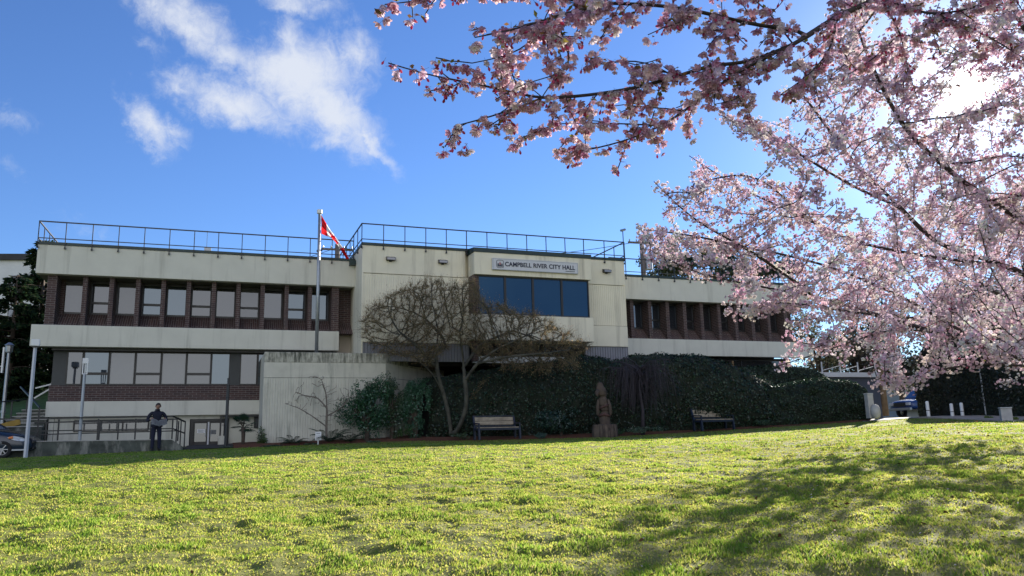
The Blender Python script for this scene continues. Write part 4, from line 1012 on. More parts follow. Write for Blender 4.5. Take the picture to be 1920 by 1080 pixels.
for a, b_ in zip(ks[:-1], ks[1:]): q.bar(a - np.array([0, 0, .02]), b_ - np.array([0, 0, .02]), .3, .13)
tag(q.build('stone_kerb', M['kerb']), 'low tan stone kerb edging the lawn under the dark hedge', 'kerb')
MBk = [spot(1728, 783, 36), spot(1905, 791, 29.8), spot(2000, 797, 26), spot(2150, 790, 27), spot(1850, 770, 40), spot(1770, 776, 40)]
sheet('gravel_strip', MBk, .03, M['kerb'], 'pale gravel strip behind the stone kerb', 'gravel')
# low flat roofed annex right of the hall
P = spot(1535, 706, 40); an = thing('annex', 'low slate building with white flat roof edge and thin rail posts, right of the hall', 'building', (P[0], P[1], 1.5), TH)
MB().box(0.05, 4.2, .15, 4, 0, P[2] - 1.5 - .02).build('wall', M['blue_wall'], an)
MB().box(-.15, 4.3, -.05, 4.2, P[2] - 1.5 - .015, P[2] - 1.5 + .22).build('roof_edge', M['siding'], an)
q = MB(); z0 = P[2] - 1.5 + .22
for x in (.35, 1.55, 2.75, 3.95): q.bar((x, .1, z0), (x, .1, z0 + .55), .05)
for x in (.35, 1.55, 2.75): q.bar((x, .1, z0 + .1), (x + 1.2, .1, z0 + .36), .03)
q.build('roof_rail', M['siding'], an)
# grey house far beyond the pickup
P = spot(1752, 768, 75); hs = thing('house', 'far grey sided house seen between the blossom and the dark hedge', 'house', (P[0], P[1], 1.5), .1)
MB().box(-3.5, 2.0, 0, 7, 0, 4.6).build('wall', M['grey_house'], hs); MB().prism([(-3.9, 4.6), (2.3, 4.6), (-.75, 6.6)], -.4, 7.4).build('roof', M['siding'], hs)
for x in (-2.4, -.9, .7):
    w = MB().box(x - .4, x + .4, -.03, 0, 1.9, 3.0).build('window', M['white'], hs); MB().box(x - .33, x + .33, -.04, -.031, 1.97, 2.93).build('pane', M['glass_dark'], w)
MB().box(-3.6, 2.1, -.8, -.02, 1.3, 1.5).build('porch', M['siding'], hs)
# white apartment block behind the conifers
P = spot(-20, 700, 62); ap = thing('apartment_block', 'white apartment block with dark flat roof behind the conifers', 'building', (P[0], P[1], 2.0), TH - .25)
zt = spot(35, 478, 62)[2] - 2.0
MB().box(-9, 4.3, 0, 10, 0, zt).build('wall', M['siding'], ap); MB().box(-9.3, 4.7, -.3, 10.3, zt + .003, zt + .5).build('roof_edge', M['roof_dark'], ap)
for zc in (zt - 1.9, zt - 4.6, zt - 7.3):
    for x in (-6.2, -2.3, 1.9):
        w = MB().box(x - .95, x + .95, -.05, 0, zc - .62, zc + .62).build('window', M['dark_panel'], ap)
        MB().box(x - .88, x - .03, -.06, -.051, zc - .55, zc + .55).box(x + .03, x + .88, -.06, -.051, zc - .55, zc + .55).build('pane', M['glass_blind'], w)
MB().box(2.95, 3.08, -.1, 0, 0, zt).build('downpipe', M['siding'], ap)
# utility poles behind the hall with their wires
def upole(px, py, d, lb, xf):
    P = spot(px, py, d); o = thing('utility_pole', lb, 'utility pole', (P[0], P[1], 2.0), .3, 'utility poles behind the hall'); h = P[2] - 2
    MB().tube([(0, 0, 0), (0, 0, h)], [.22, .16], 10).build('pole', M['util_wood'], o, smooth=True)
    MB().bar((-1.0, 0, h - .35), (1.0, 0, h - .35), .10, .12).build('crossarm', M['util_wood'], o)
    q = MB()
    for x in (-.9, -.4, .4, .9): q.lathe([(.035, h - .29), (.05, h - .2), (.03, h - .12)], 8, (x, 0))
    q.build('insulator', M['steel'], o)
    if xf: MB().lathe([(.05, h - 2.2), (.26, h - 2.15), (.26, h - 1.3), (.1, h - 1.2)], 12, (.42, 0)).build('transformer', M['steel'], o)
    return P
pa = upole(633, 458, 50, 'grey utility pole seen behind the drooping flag', True); pb = upole(1203, 446, 52, 'brown utility pole behind the right wing near the block corner', True)
for dz, a, b, lb in ((-.2, spot(300, 500, 60), pa, 'sagging overhead wire behind the left roof railing, upper'), (-1.1, spot(300, 520, 60), pa, 'sagging overhead wire behind the left roof railing, lower'), (-.2, pa, pb, 'overhead wire between the two utility poles, passing behind the block')):
    t = np.linspace(0, 1, 24)[:, None]; q = np.asarray(a) * (1 - t) + np.asarray(b) * t; q[:, 2] += dz - .9 * (4 * t[:, 0] * (1 - t[:, 0]))
    tag(MB().tube(q, .018, 4).build('overhead_wire', M['black_metal']), lb, 'wire')
# ------------------------------------------------------------------ vegetation
def inpoly(x, y, poly):
    x = np.asarray(x); y = np.asarray(y); c = np.zeros(x.shape, bool); P = np.array(poly, float); j = len(P) - 1
    for i in range(len(P)):
        d = P[j, 1] - P[i, 1]; d = d if abs(d) > 1e-9 else 1e-9
        c ^= ((P[i, 1] > y) != (P[j, 1] > y)) & (x < (P[j, 0] - P[i, 0]) * (y - P[i, 1]) / d + P[i, 0]); j = i
    return c
def volume(poly, k, d0, d1, r, shape=None):
    P = np.array(poly); out = []
    while len(out) < k:
        x = r.uniform(P[:, 0].min(), P[:, 0].max(), k); y = r.uniform(P[:, 1].min(), P[:, 1].max(), k); ok = inpoly(x, y, poly)
        for a, b in zip(x[ok], y[ok]): out.append(spot(a, b, r.uniform(d0, d1)))
    return np.array(out[:k])
def seed_lines(lines, base, step):
    """polylines joined at shared start points -> nodes, parents"""
    nodes, par = [], []
    for L in lines:
        Q = polyline(L, step) - base
        if nodes:
            D = np.linalg.norm(np.array(nodes) - Q[0], axis=1); j = int(D.argmin()); prev = j; st = 1
            if D[j] > step * 1.5: st = 0
        else: prev = -1; st = 0
        for p in Q[st:]: nodes.append(p); par.append(prev); prev = len(nodes) - 1
    return nodes, par

# --- bare spreading maple in front of the block
def maple():
    r = np.random.default_rng(11); B = spot(851, 815, 32.0); B[2] = float(G0(B[0], B[1])) - .05
    o = thing('maple_tree', 'bare spreading maple with twin pale trunks and tan twigs before the hall', 'tree', B)
    d = 32.
    lines = [[spot(846, 815, d), spot(843, 785, d), spot(834, 745, d), spot(822, 708, d), spot(817, 668, d + .1), spot(822, 620, d)],
             [spot(853, 815, d - .2), spot(868, 786, d - .3), spot(876, 755, d - .5), spot(872, 715, d - .4), spot(868, 670, d - .2), spot(862, 620, d - .3)],
             [spot(872, 715, d - .4), spot(893, 682, d - .8), spot(930, 655, d - 1), spot(985, 630, d - .8)],
             [spot(817, 690, d), spot(790, 655, d - .5), spot(752, 625, d - .9)], [spot(817, 668, d), spot(838, 640, d + .9), spot(800, 600, d + 1.2)],
             [spot(868, 690, d), spot(900, 645, d + .9), spot(960, 620, d + 1.2)], [spot(893, 682, d - .8), spot(955, 668, d - 1.6), spot(1030, 662, d - 1.6)], [spot(834, 745, d), spot(812, 700, d - .6), spot(775, 668, d - 1.2)], [spot(876, 755, d - .5), spot(893, 735, d - .9), spot(905, 715, d - 1.1)]]
    nodes, par = seed_lines(lines, B, .2)
    poly = [(672, 602), (700, 568), (740, 543), (800, 521), (860, 529), (893, 520), (905, 556), (960, 578), (1020, 592), (1060, 618), (1100, 640), (1108, 655), (1075, 668), (1090, 690), (1010, 704), (940, 690), (900, 660), (850, 640), (805, 690), (760, 672), (715, 668), (682, 640)]
    att = np.concatenate([volume(poly, 1700, 29.9, 34.2, r), volume(poly, 500, 31, 33, r)]) - B
    nodes, par = colonize(nodes, par, att, .17, 3.0, .24, 110, (0, 0, .05), .10, r)
    R, ch = radii(par, .0095, 2.55); R = np.minimum(R, .15)
    mb = branch_mesh(nodes, par, R); big = MB()
    mb.build('trunk', M['bark_maple'], o, smooth=True)
    # fine twiglets and dry winged seeds at the ends
    small = np.where(R < .020)[0]; k = len(small) * 15; idx = np.repeat(small, 15)
    dirv = nodes[idx] - nodes[np.maximum(par[idx], 0)]; dirv /= np.maximum(np.linalg.norm(dirv, axis=1, keepdims=True), 1e-6)
    v = dirv + r.normal(size=(k, 3)) * .42 + np.array([0, 0, .10]); v /= np.linalg.norm(v, axis=1, keepdims=True)
    L = (r.uniform(.12, .40, k) * np.where(r.uniform(size=k) < .12, 1.8, 1.))[:, None]; a = nodes[idx]; b = a + v * L; w = np.cross(v, r.normal(size=(k, 3))); w /= np.linalg.norm(w, axis=1, keepdims=True); w *= .0062
    V = np.stack([a - w, a + w, b], 1).reshape(-1, 3); Fq = np.arange(3 * k).reshape(-1, 3)
    T, TF = LEAF_T, LEAF_F; sel = r.uniform(size=k) < .5; pos = b[sel]
    V2, F2 = scatter(T, TF, pos, rotmats(len(pos), None, r=r), r.uniform(.03, .06, len(pos)))
    tw = hues(k, [(.17, .135, .075), (.23, .18, .10), (.12, .10, .06)], .2, r); c2 = hues(len(pos), [(.36, .25, .14), (.42, .32, .18), (.30, .18, .11)], .25, r)
    npmesh('crown', np.concatenate([V, V2]), [Fq, F2[0] + len(V)], M['petal'], o, np.concatenate([np.repeat(tw, 3, 0), np.repeat(c2, 4, 0)]))
maple()
def bare_sapling():
    r = np.random.default_rng(5); B = spot(613, 830, 31.0); B[2] = float(G0(B[0], B[1]))
    o = thing('sapling', 'thin leafless sapling with spreading branches against the ribbed wall', 'tree', B); d = 31.
    lines = [[spot(612, 832, d), spot(612, 800, d), spot(613, 770, d), spot(612, 740, d), spot(603, 712, d)], [spot(612, 800, d), spot(585, 780, d - .4), spot(560, 765, d - .4), spot(535, 757, d - .3)],
             [spot(613, 780, d), spot(640, 765, d - .3), spot(655, 745, d)], [spot(613, 765, d), spot(595, 745, d), spot(570, 742, d + .1), spot(555, 735, d)]]
    nodes, par = seed_lines(lines, B, .09)
    poly = [(528, 752), (548, 728), (580, 700), (612, 700), (640, 720), (668, 740), (660, 775), (630, 800), (600, 792), (560, 772)]
    nodes, par = colonize(nodes, par, volume(poly, 230, 30.5, 31.5, r) - B, .09, 1.2, .16, 60, (0, 0, .1), .2, r)
    R, ch = radii(par, .009, 2.5); branch_mesh(nodes, par, np.minimum(R, .05)).build('trunk', M['twig'], o, smooth=True)
bare_sapling()

# --- flowering cherries
def sun_gap(P, r):
    """a thin place in the crowns where the low sun breaks through"""
    v = P - EYE; v = v / np.linalg.norm(v, axis=1, keepdims=True); d = spot(1815, 165, 1.) - EYE; d /= np.linalg.norm(d)
    return np.degrees(np.arccos(np.clip(v @ d, -1, 1))) > r.uniform(.5, 1.7, len(P))
def flower_far():
    V = []; Fq = []
    for k, (n_, l, tilt) in enumerate(((5, .55, .25), (4, .42, .75))):
        for i in range(n_):
            a = 2 * PI * i / n_ + k * .5; ca, sa = math.cos(a), math.sin(a); w = l * .5
            b = len(V); rr = lambda x, y, z: (x * ca - y * sa, x * sa + y * ca, z)
            V += [rr(.03, 0, 0), rr(l * .6, -w, l * tilt), rr(l, 0, l * tilt * 1.3), rr(l * .6, w, l * tilt)]; Fq.append((b, b + 1, b + 2, b + 3))
    return np.array(V), [np.array(Fq)]
PINKS = [(.73, .59, .66), (.77, .67, .71), (.68, .52, .60), (.80, .73, .74), (.63, .45, .54)]
def cherry_main():
    r = np.random.default_rng(23); B = np.array([7.4, 9.0, 0.]); B[2] = float(G0(7.4, 9.0)) - .1
    o = thing('cherry_tree', 'big pale pink cherry tree filling the right side around the low sun', 'tree', B)
    T = np.array([7.2, 8.9, 2.15]); s = spot
    L1 = [T, s(1990, 705, 8.9), s(1860, 655, 8.6), s(1740, 620, 8.4), s(1640, 590, 8.2), s(1530, 556, 8.0), s(1400, 533, 7.8), s(1300, 512, 7.6), s(1212, 465, 7.4)]
    lines = [[B, B + [.05, 0, .9], T - [.1, .0, .4], T], L1,
             [T, s(2000, 560, 8.6), s(1900, 500, 8.8), s(1755, 460, 9.0), s(1690, 390, 9.0), s(1600, 305, 9.0), s(1545, 230, 8.8), s(1500, 170, 8.6)],
             [T, s(2040, 500, 8.2), s(1920, 415, 7.8), s(1810, 345, 7.4), s(1700, 250, 7.0), s(1645, 150, 6.8), s(1610, 60, 6.6)],
             [s(1900, 500, 8.8), s(1740, 482, 8.9), s(1600, 455, 8.9), s(1480, 395, 8.8), s(1380, 350, 8.7), s(1292, 292, 8.6)],
             [s(1530, 556, 8.), s(1480, 520, 7.6), s(1400, 465, 7.2), s(1300, 415, 7.0), s(1226, 340, 6.8)],
             [s(1600, 455, 8.9), s(1500, 400, 8.4), s(1450, 350, 8.2), s(1400, 320, 8.), s(1300, 345, 7.8)],
             [s(1690, 390, 9.), s(1600, 350, 8.4), s(1500, 290, 8.), s(1440, 250, 7.8), s(1350, 215, 7.6)],
             [s(1740, 620, 8.4), s(1660, 618, 7.8), s(1570, 650, 7.5), s(1520, 668, 7.4), s(1452, 688, 7.3)],
             [s(1640, 590, 8.2), s(1560, 580, 7.6), s(1480, 565, 7.3), s(1420, 585, 7.1), s(1362, 580, 7.)],
             [s(1480, 565, 7.3), s(1478, 600, 7.2), s(1484, 640, 7.2)],
             [T, s(1960, 690, 7.6), s(1850, 680, 7.2), s(1740, 695, 7.0), s(1650, 730, 6.9)], [s(1740, 695, 7.), s(1710, 722, 6.9), s(1680, 742, 6.8)],
             [T, s(1990, 620, 6.8), s(1920, 630, 6.0), s(1885, 660, 5.7)],
             [s(1400, 465, 7.2), s(1300, 440, 7.), s(1200, 430, 6.9)], [s(1860, 655, 8.6), s(1700, 560, 8.8), s(1560, 500, 8.8), s(1440, 470, 8.7), s(1290, 455, 8.6)],
             [T, s(2100, 300, 8.), s(1980, 150, 7.6), s(1900, 20, 7.2), s(1850, -120, 7.)], [T, s(2250, 400, 8.5), s(2350, 150, 8.5), s(2300, -150, 8.3)],
             [T, T + [1.6, .6, 1.3], T + [3.2, 1.2, 2.2], T + [4.4, 1.6, 3.]], [T, T + [.8, 1.9, 1.4], T + [1.1, 3.6, 2.6]], [T, T + [1.2, -1.6, 1.4], T + [2.2, -3.2, 2.4]]]
    nodes, par = seed_lines(lines, B, .16)
    poly = [(1198, 470), (1205, 425), (1228, 400), (1218, 338), (1262, 372), (1330, 400), (1295, 350), (1290, 292), (1345, 335), (1400, 380), (1470, 340), (1440, 300), (1360, 225), (1430, 230), (1500, 260), (1470, 170), (1520, 150), (1560, -60), (2250, -260), (2500, 200), (2300, 760), (1990, 690), (1890, 692), (1790, 680), (1720, 740), (1640, 740), (1600, 665), (1450, 690), (1540, 640), (1520, 585), (1365, 585), (1440, 552), (1330, 520), (1230, 500)]
    att = np.concatenate([volume(poly, 2900, 6.0, 9.6, r), volume(poly, 1000, 6.6, 8.6, r), T + r.normal(size=(900, 3)) * [2.0, 1.7, 1.3] + [2.2, .6, 2.2]]) - B

    nodes, par = colonize(nodes, par, att, .14, 1.3, .20, 90, (0, 0, -.01), .16, r)
    R, ch = radii(par, .0042, 2.45); R = np.minimum(R, .19)
    branch_mesh(nodes, par, R).build('trunk', M['bark_cherry'], o, smooth=True)
    tw = np.where(R < .0105)[0]; tw = tw[par[tw] >= 0]
    a = nodes[par[tw]]; b = nodes[tw]; pos = []; cdir = []
    for f in (.1, .42, .75):
        keep = r.uniform(size=len(tw)) < CL_KEEP
        q = (a + (b - a) * f)[keep]; pos.append(q + r.normal(size=q.shape) * .012)
    C = np.concatenate(pos); C = C[sun_gap(C + B, r)]; nf = r.integers(5, 12, len(C)); ci = np.repeat(np.arange(len(C)), nf)
    off = r.normal(size=(len(ci), 3)); off /= np.linalg.norm(off, axis=1, keepdims=True); off[:, 2] -= .25
    rad = r.uniform(.018, .070, len(ci))[:, None]; fp_ = C[ci] + off * rad
    ax = off * .8 + np.array([0, 0, -.25]); T_, TF = flower_far()
    V, Fs = scatter(T_, TF, fp_, rotmats(len(ci), ax, .35, r=r), r.uniform(.024, .037, len(ci)))
    cc = hues(len(C), PINKS, .08, r)[ci] * r.uniform(.92, 1.05, (len(ci), 1)); cc = np.repeat(np.clip(cc, 0, .9), len(T_), 0)
    # young bronze-green leaflets and dark buds among the flowers
    k = len(C) // 2; sel = r.integers(0, len(C), k); V2, F2 = scatter(LEAF_T, LEAF_F, C[sel] + r.normal(size=(k, 3)) * .02, rotmats(k, None, r=r), r.uniform(.018, .034, k))
    c2 = hues(k, [(.22, .20, .06), (.28, .16, .09), (.40, .10, .16)], .25, r)
    npmesh('blossom', np.concatenate([V, V2]), [Fs[0], F2[0] + len(V)], M['petal'], o, np.concatenate([cc, np.repeat(c2, 4, 0)]))
    print('cherry nodes', len(nodes), 'clusters', len(C), 'flowers', len(ci))
CL_KEEP = .8
cherry_main()

def cherry_far():
    r = np.random.default_rng(77); B = np.array([13.5, 19.2, 0.]); B[2] = float(G0(13.5, 19.2)) - .1
    o = thing('cherry_tree', 'farther cherry tree in full pale blossom hiding the road and shading the right lawn', 'tree', B)
    T = B + [0, 0, 1.9]; lines = [[B, B + [.1, 0, 1.], T]]
    for i in range(11):
        a = 2 * PI * i / 11 + r.uniform(-.2, .2); L = r.uniform(2.4, 4.2); up = r.uniform(.5, 3.2); t = np.linspace(0, 1, 5)[:, None]
        lines.append(list(T + np.concatenate([np.cos(a) * L * t, np.sin(a) * L * t, up * t ** .8 + .3 * np.sin(t * 3)], 1)))
    nodes, par = seed_lines(lines, B, .2)
    v = r.normal(size=(2600, 3)); v /= np.linalg.norm(v, axis=1, keepdims=True); v *= r.uniform(.35, 1, (2600, 1)) ** .5
    att = v * [4.3, 3.8, 2.2] + [-1.4, .2, 4.0]; att = att[att[:, 2] > 2.6]
    nodes, par = colonize(nodes, par, att, .19, 1.8, .26, 80, (0, 0, 0.), .18, r)
    R, ch = radii(par, .0055, 2.45); R = np.minimum(R, .2); branch_mesh(nodes, par, R).build('trunk', M['bark_cherry'], o, smooth=True)
    tw = np.where(R < .015)[0]; tw = tw[par[tw] >= 0]; a = nodes[par[tw]]; b = nodes[tw]
    C = np.concatenate([a + (b - a) * f + r.normal(size=a.shape) * .02 for f in (.15, .6)]); C = C[sun_gap(C + B, r)]; nf = r.integers(4, 8, len(C)); ci = np.repeat(np.arange(len(C)), nf)
    off = r.normal(size=(len(ci), 3)); off /= np.linalg.norm(off, axis=1, keepdims=True)
    T_, TF = flower_far(); V, Fs = scatter(T_, TF, C[ci] + off * r.uniform(.02, .10, len(ci))[:, None], rotmats(len(ci), off, .35, r=r), r.uniform(.045, .062, len(ci)))
    npmesh('blossom', V, Fs, M['petal'], o, np.repeat(hues(len(ci), PINKS, .1, r), len(T_), 0))
    print('far cherry', len(nodes), len(ci))
def flower_near():
    """hanging semi-double flower on its stalk: parts 0 stalk, 1 calyx, 2 outer petals, 3 inner petals"""
    V = []; Q = []; part_ = []
    def tube3(z0, r0, z1, r1, p, k=4):
        b = len(V)
        for z, rr in ((z0, r0), (z1, r1)):
            for j in range(k): V.append((rr * math.cos(2 * PI * j / k), rr * math.sin(2 * PI * j / k), z)); part_.append(p)
        for j in range(k): Q.append((b + j, b + (j + 1) % k, b + k + (j + 1) % k, b + k + j))
    tube3(0, .022, -.85, .026, 0, 3); tube3(-.85, .05, -1.08, .10, 1)
    for n_, prof, w, p, ph in ((6, [(.08, -1.05), (.46, -1.10), (.82, -1.28), (.98, -1.50)], (.09, .27, .33, .10), 2, 0), (5, [(.05, -1.08), (.28, -1.24), (.50, -1.50), (.52, -1.74)], (.07, .21, .25, .09), 3, .4)):
        for i in range(n_):
            a = 2 * PI * i / n_ + ph; ca, sa = math.cos(a), math.sin(a); b = len(V)
            for (rr, z), ww in zip(prof, w):
                for sgn in (-1, 1):
                    V.append((rr * ca - sgn * ww * sa, rr * sa + sgn * ww * ca, z + .03 * sgn)); part_.append(p)
            for j in range(3): Q.append((b + 2 * j, b + 2 * j + 1, b + 2 * j + 3, b + 2 * j + 2))
    return np.array(V), [np.array(Q)], np.array(part_)
def bud_near():
    V = []; Q = []; part_ = []; k = 5
    prof = [(.02, 0, 0), (.022, -.7, 0), (.06, -.75, 1), (.09, -.92, 1), (.20, -1.12, 2), (.22, -1.32, 2), (.12, -1.52, 2), (.01, -1.6, 2)]
    for rr, z, p in prof:
        for j in range(k): V.append((rr * math.cos(2 * PI * j / k), rr * math.sin(2 * PI * j / k), z)); part_.append(p)
    for i in range(len(prof) - 1):
        for j in range(k): Q.append((i * k + j, i * k + (j + 1) % k, (i + 1) * k + (j + 1) % k, (i + 1) * k + j))
    return np.array(V), [np.array(Q)], np.array(part_)
def cherry_near():
    r = np.random.default_rng(31); s = spot; B = np.array([4.6, 1.2, 0.]); B[2] = float(G0(4.6, 3.)) - .1
    o = thing('cherry_tree', 'nearer cherry tree whose dark limb of large hanging flowers crosses the top', 'tree', B)
    T = np.array([4.4, 1.4, 2.3])
    M1 = [T, np.array([3.6, 2.2, 3.0]), s(1800, -130, 3.6), s(1650, -5, 3.5), s(1570, 30, 3.4), s(1490, 82, 3.3), s(1400, 125, 3.2), s(1325, 175, 3.15), s(1275, 215, 3.1), s(1240, 235, 3.05)]
    lines = [[B, (B + T) / 2 + [.05, 0, 0], T], M1,
             [s(1490, 82, 3.3), s(1400, 118, 3.25), s(1330, 122, 3.2), s(1265, 145, 3.15), s(1190, 165, 3.1), s(1110, 178, 3.0), s(1010, 186, 2.95), s(960, 172, 2.9), s(880, 155, 2.85), s(800, 140, 2.8), s(728, 118, 2.75)],
             [s(1275, 205, 3.12), s(1195, 200, 3.1), s(1170, 196, 3.1)],
             [s(1240, 235, 3.05), s(1180, 232, 3.0), s(1120, 230, 3.0), s(1040, 232, 2.95)], [s(1240, 235, 3.05), s(1180, 262, 3.), s(1110, 280, 2.95), s(1078, 285, 2.95)],
             [s(1010, 186, 2.95), s(960, 205, 2.9), s(900, 225, 2.88), s(852, 236, 2.85)],
             [s(1510, 60, 3.35), s(1400, 42, 3.2), s(1300, 18, 3.1), s(1230, 8, 3.05), s(1140, 5, 3.0), s(1060, 0, 2.9), s(985, -20, 2.85)],
             [s(1140, 5, 3.), s(1040, 30, 2.8), s(1000, 45, 2.7), s(940, 60, 2.65), s(890, 70, 2.6)], [s(1040, 30, 2.8), s(980, 95, 2.75), s(930, 110, 2.7), s(885, 118, 2.7)], [s(1040, 30, 2.8), s(1060, 80, 2.75), s(1080, 130, 2.75), s(1010, 150, 2.7)],
             [s(1060, 0, 2.9), s(940, -25, 2.8), s(850, -10, 2.75), s(780, 2, 2.7), s(722, 8, 2.7)],
             [s(1300, 18, 3.1), s(1260, 45, 3.1), s(1215, 65, 3.05)], [s(1400, 42, 3.2), s(1360, 60, 3.15), s(1310, 55, 3.1)],
             [s(1265, 145, 3.15), s(1230, 120, 3.1), s(1180, 110, 3.05), s(1130, 120, 3.)], [s(1480, 75, 3.3), s(1450, 30, 3.3), s(1410, -5, 3.2)],
             [s(1650, -5, 3.5), s(1690, 60, 3.6), s(1700, 120, 3.7), s(1720, 185, 3.8)], [s(1650, -5, 3.5), s(1750, 30, 3.2), s(1850, 10, 3.), s(1950, -30, 2.9)], [s(1570, 30, 3.4), s(1560, 90, 3.3), s(1520, 140, 3.2), s(1460, 180, 3.2)],
             [s(1750, 30, 3.2), s(1840, 60, 3.1), s(1920, 110, 3.)], [s(1690, 60, 3.6), s(1640, 110, 3.6), s(1590, 140, 3.6)],
             [s(1400, 118, 3.25), s(1380, 160, 3.2), s(1400, 185, 3.15), s(1340, 195, 3.1)],
             [np.array([3.6, 2.2, 3.]), np.array([2.6, 1.6, 3.6]), np.array([1.2, 1.2, 3.9])], [T, T + [1.2, .5, 1.2], T + [2.4, .8, 2.0]], [T, T + [.3, -1.3, 1.3], T + [.2, -2.6, 2.]]]
    nodes, par = seed_lines(lines, B, .045); nodes = list(nodes); par = list(par)
    R0 = None
    # short flowering side twigs
    base_n = len(nodes); NB = np.array(nodes)
    for i in range(base_n):
        if par[i] < 0 or np.linalg.norm(NB[i] - (T - B)) < .9: continue
        px_, py_, z_ = proj(NB[i] + B)
        if z_ < .5: continue
        thin = (px_ < 860)
        if r.uniform() < (.75 if thin else .62):
            d = NB[i] - NB[par[i]]; d /= np.linalg.norm(d); v = d * .5 + r.normal(size=3) * .75 + np.array([0, 0, -.05]); v /= np.linalg.norm(v)
            L = r.uniform(.02, .08) if thin else r.uniform(.05, .22); k = max(2, int(L / .035)); prev = i
            for j in range(k):
                v = v + r.normal(size=3) * .12; v /= np.linalg.norm(v); nodes.append(np.array(nodes[prev]) + v * .035); par.append(prev); prev = len(nodes) - 1
    nodes = np.array(nodes); par = np.array(par); R, ch = radii(par, .0024, 2.9); R = np.minimum(R, .075)
    # the limb thins out quickly where it carries flowers
    branch_mesh(nodes, par, R).build('trunk', M['bark_cherry'], o, smooth=True)
    tw = np.where((R < .0088))[0]; tw = tw[par[tw] >= 0]; C = nodes[tw]

    C = C[r.uniform(size=len(C)) < .92]; C = C + r.normal(size=C.shape) * .008
    C = C[sun_gap(C + B, r)]; P3 = C + B; pxs = np.array([proj(q)[0] for q in P3]); pys = np.array([proj(q)[1] for q in P3])
    
    nf = r.integers(3, 7, len(C)); ci = np.repeat(np.arange(len(C)), nf); tip = r.uniform(size=len(ci)) < np.where(pxs[ci] < 860, .55, .27)
    Vs, Fs, Ts, base = [], [], [], 0
    for tmpl, sel, isbud in ((flower_near(), ~tip, False), (bud_near(), tip, True)):
        T_, TF, pt = tmpl; c = ci[sel]; k = len(c)
        V, F_ = scatter(T_, TF, C[c] + r.normal(size=(k, 3)) * .008, rotmats(k, np.array([[0, 0, 1.]]), .55, r=r), r.uniform(.012, .022, k) if not isbud else r.uniform(.018, .026, k))
        pc = hues(k, [(.62, .41, .50), (.70, .53, .61), (.54, .32, .42), (.74, .61, .66)] if not isbud else [(.58, .10, .22), (.66, .18, .30), (.48, .07, .17)], .1, r)
        t = np.empty((k, len(T_), 3)); t[:, pt == 0] = (.12, .12, .04); t[:, pt == 1] = (.20, .03, .05)
        t[:, pt == 2] = pc[:, None]; t[:, pt == 3] = np.clip(pc * 1.12 + .06, 0, .88)[:, None]
        Vs.append(V); Fs.append(F_[0] + base); Ts.append(t.reshape(-1, 3)); base += len(V)
    k = int(len(C) * 1.3); sel = r.integers(0, len(C), k); V2, F2 = scatter(LEAF_T, LEAF_F, C[sel], rotmats(k, np.array([[0, 0, .6]]), .6, r=r), r.uniform(.014, .034, k))
    Vs.append(V2); Fs.append(F2[0] + base); Ts.append(np.repeat(hues(k, [(.24, .22, .05), (.30, .16, .06), (.20, .12, .06)], .25, r), 4, 0))
    npmesh('blossom', np.concatenate(Vs), Fs, M['petal_near'], o, np.concatenate(Ts), smooth=False)
    print('near clusters', len(C), 'flowers', len(ci))
cherry_near()
cherry_far()

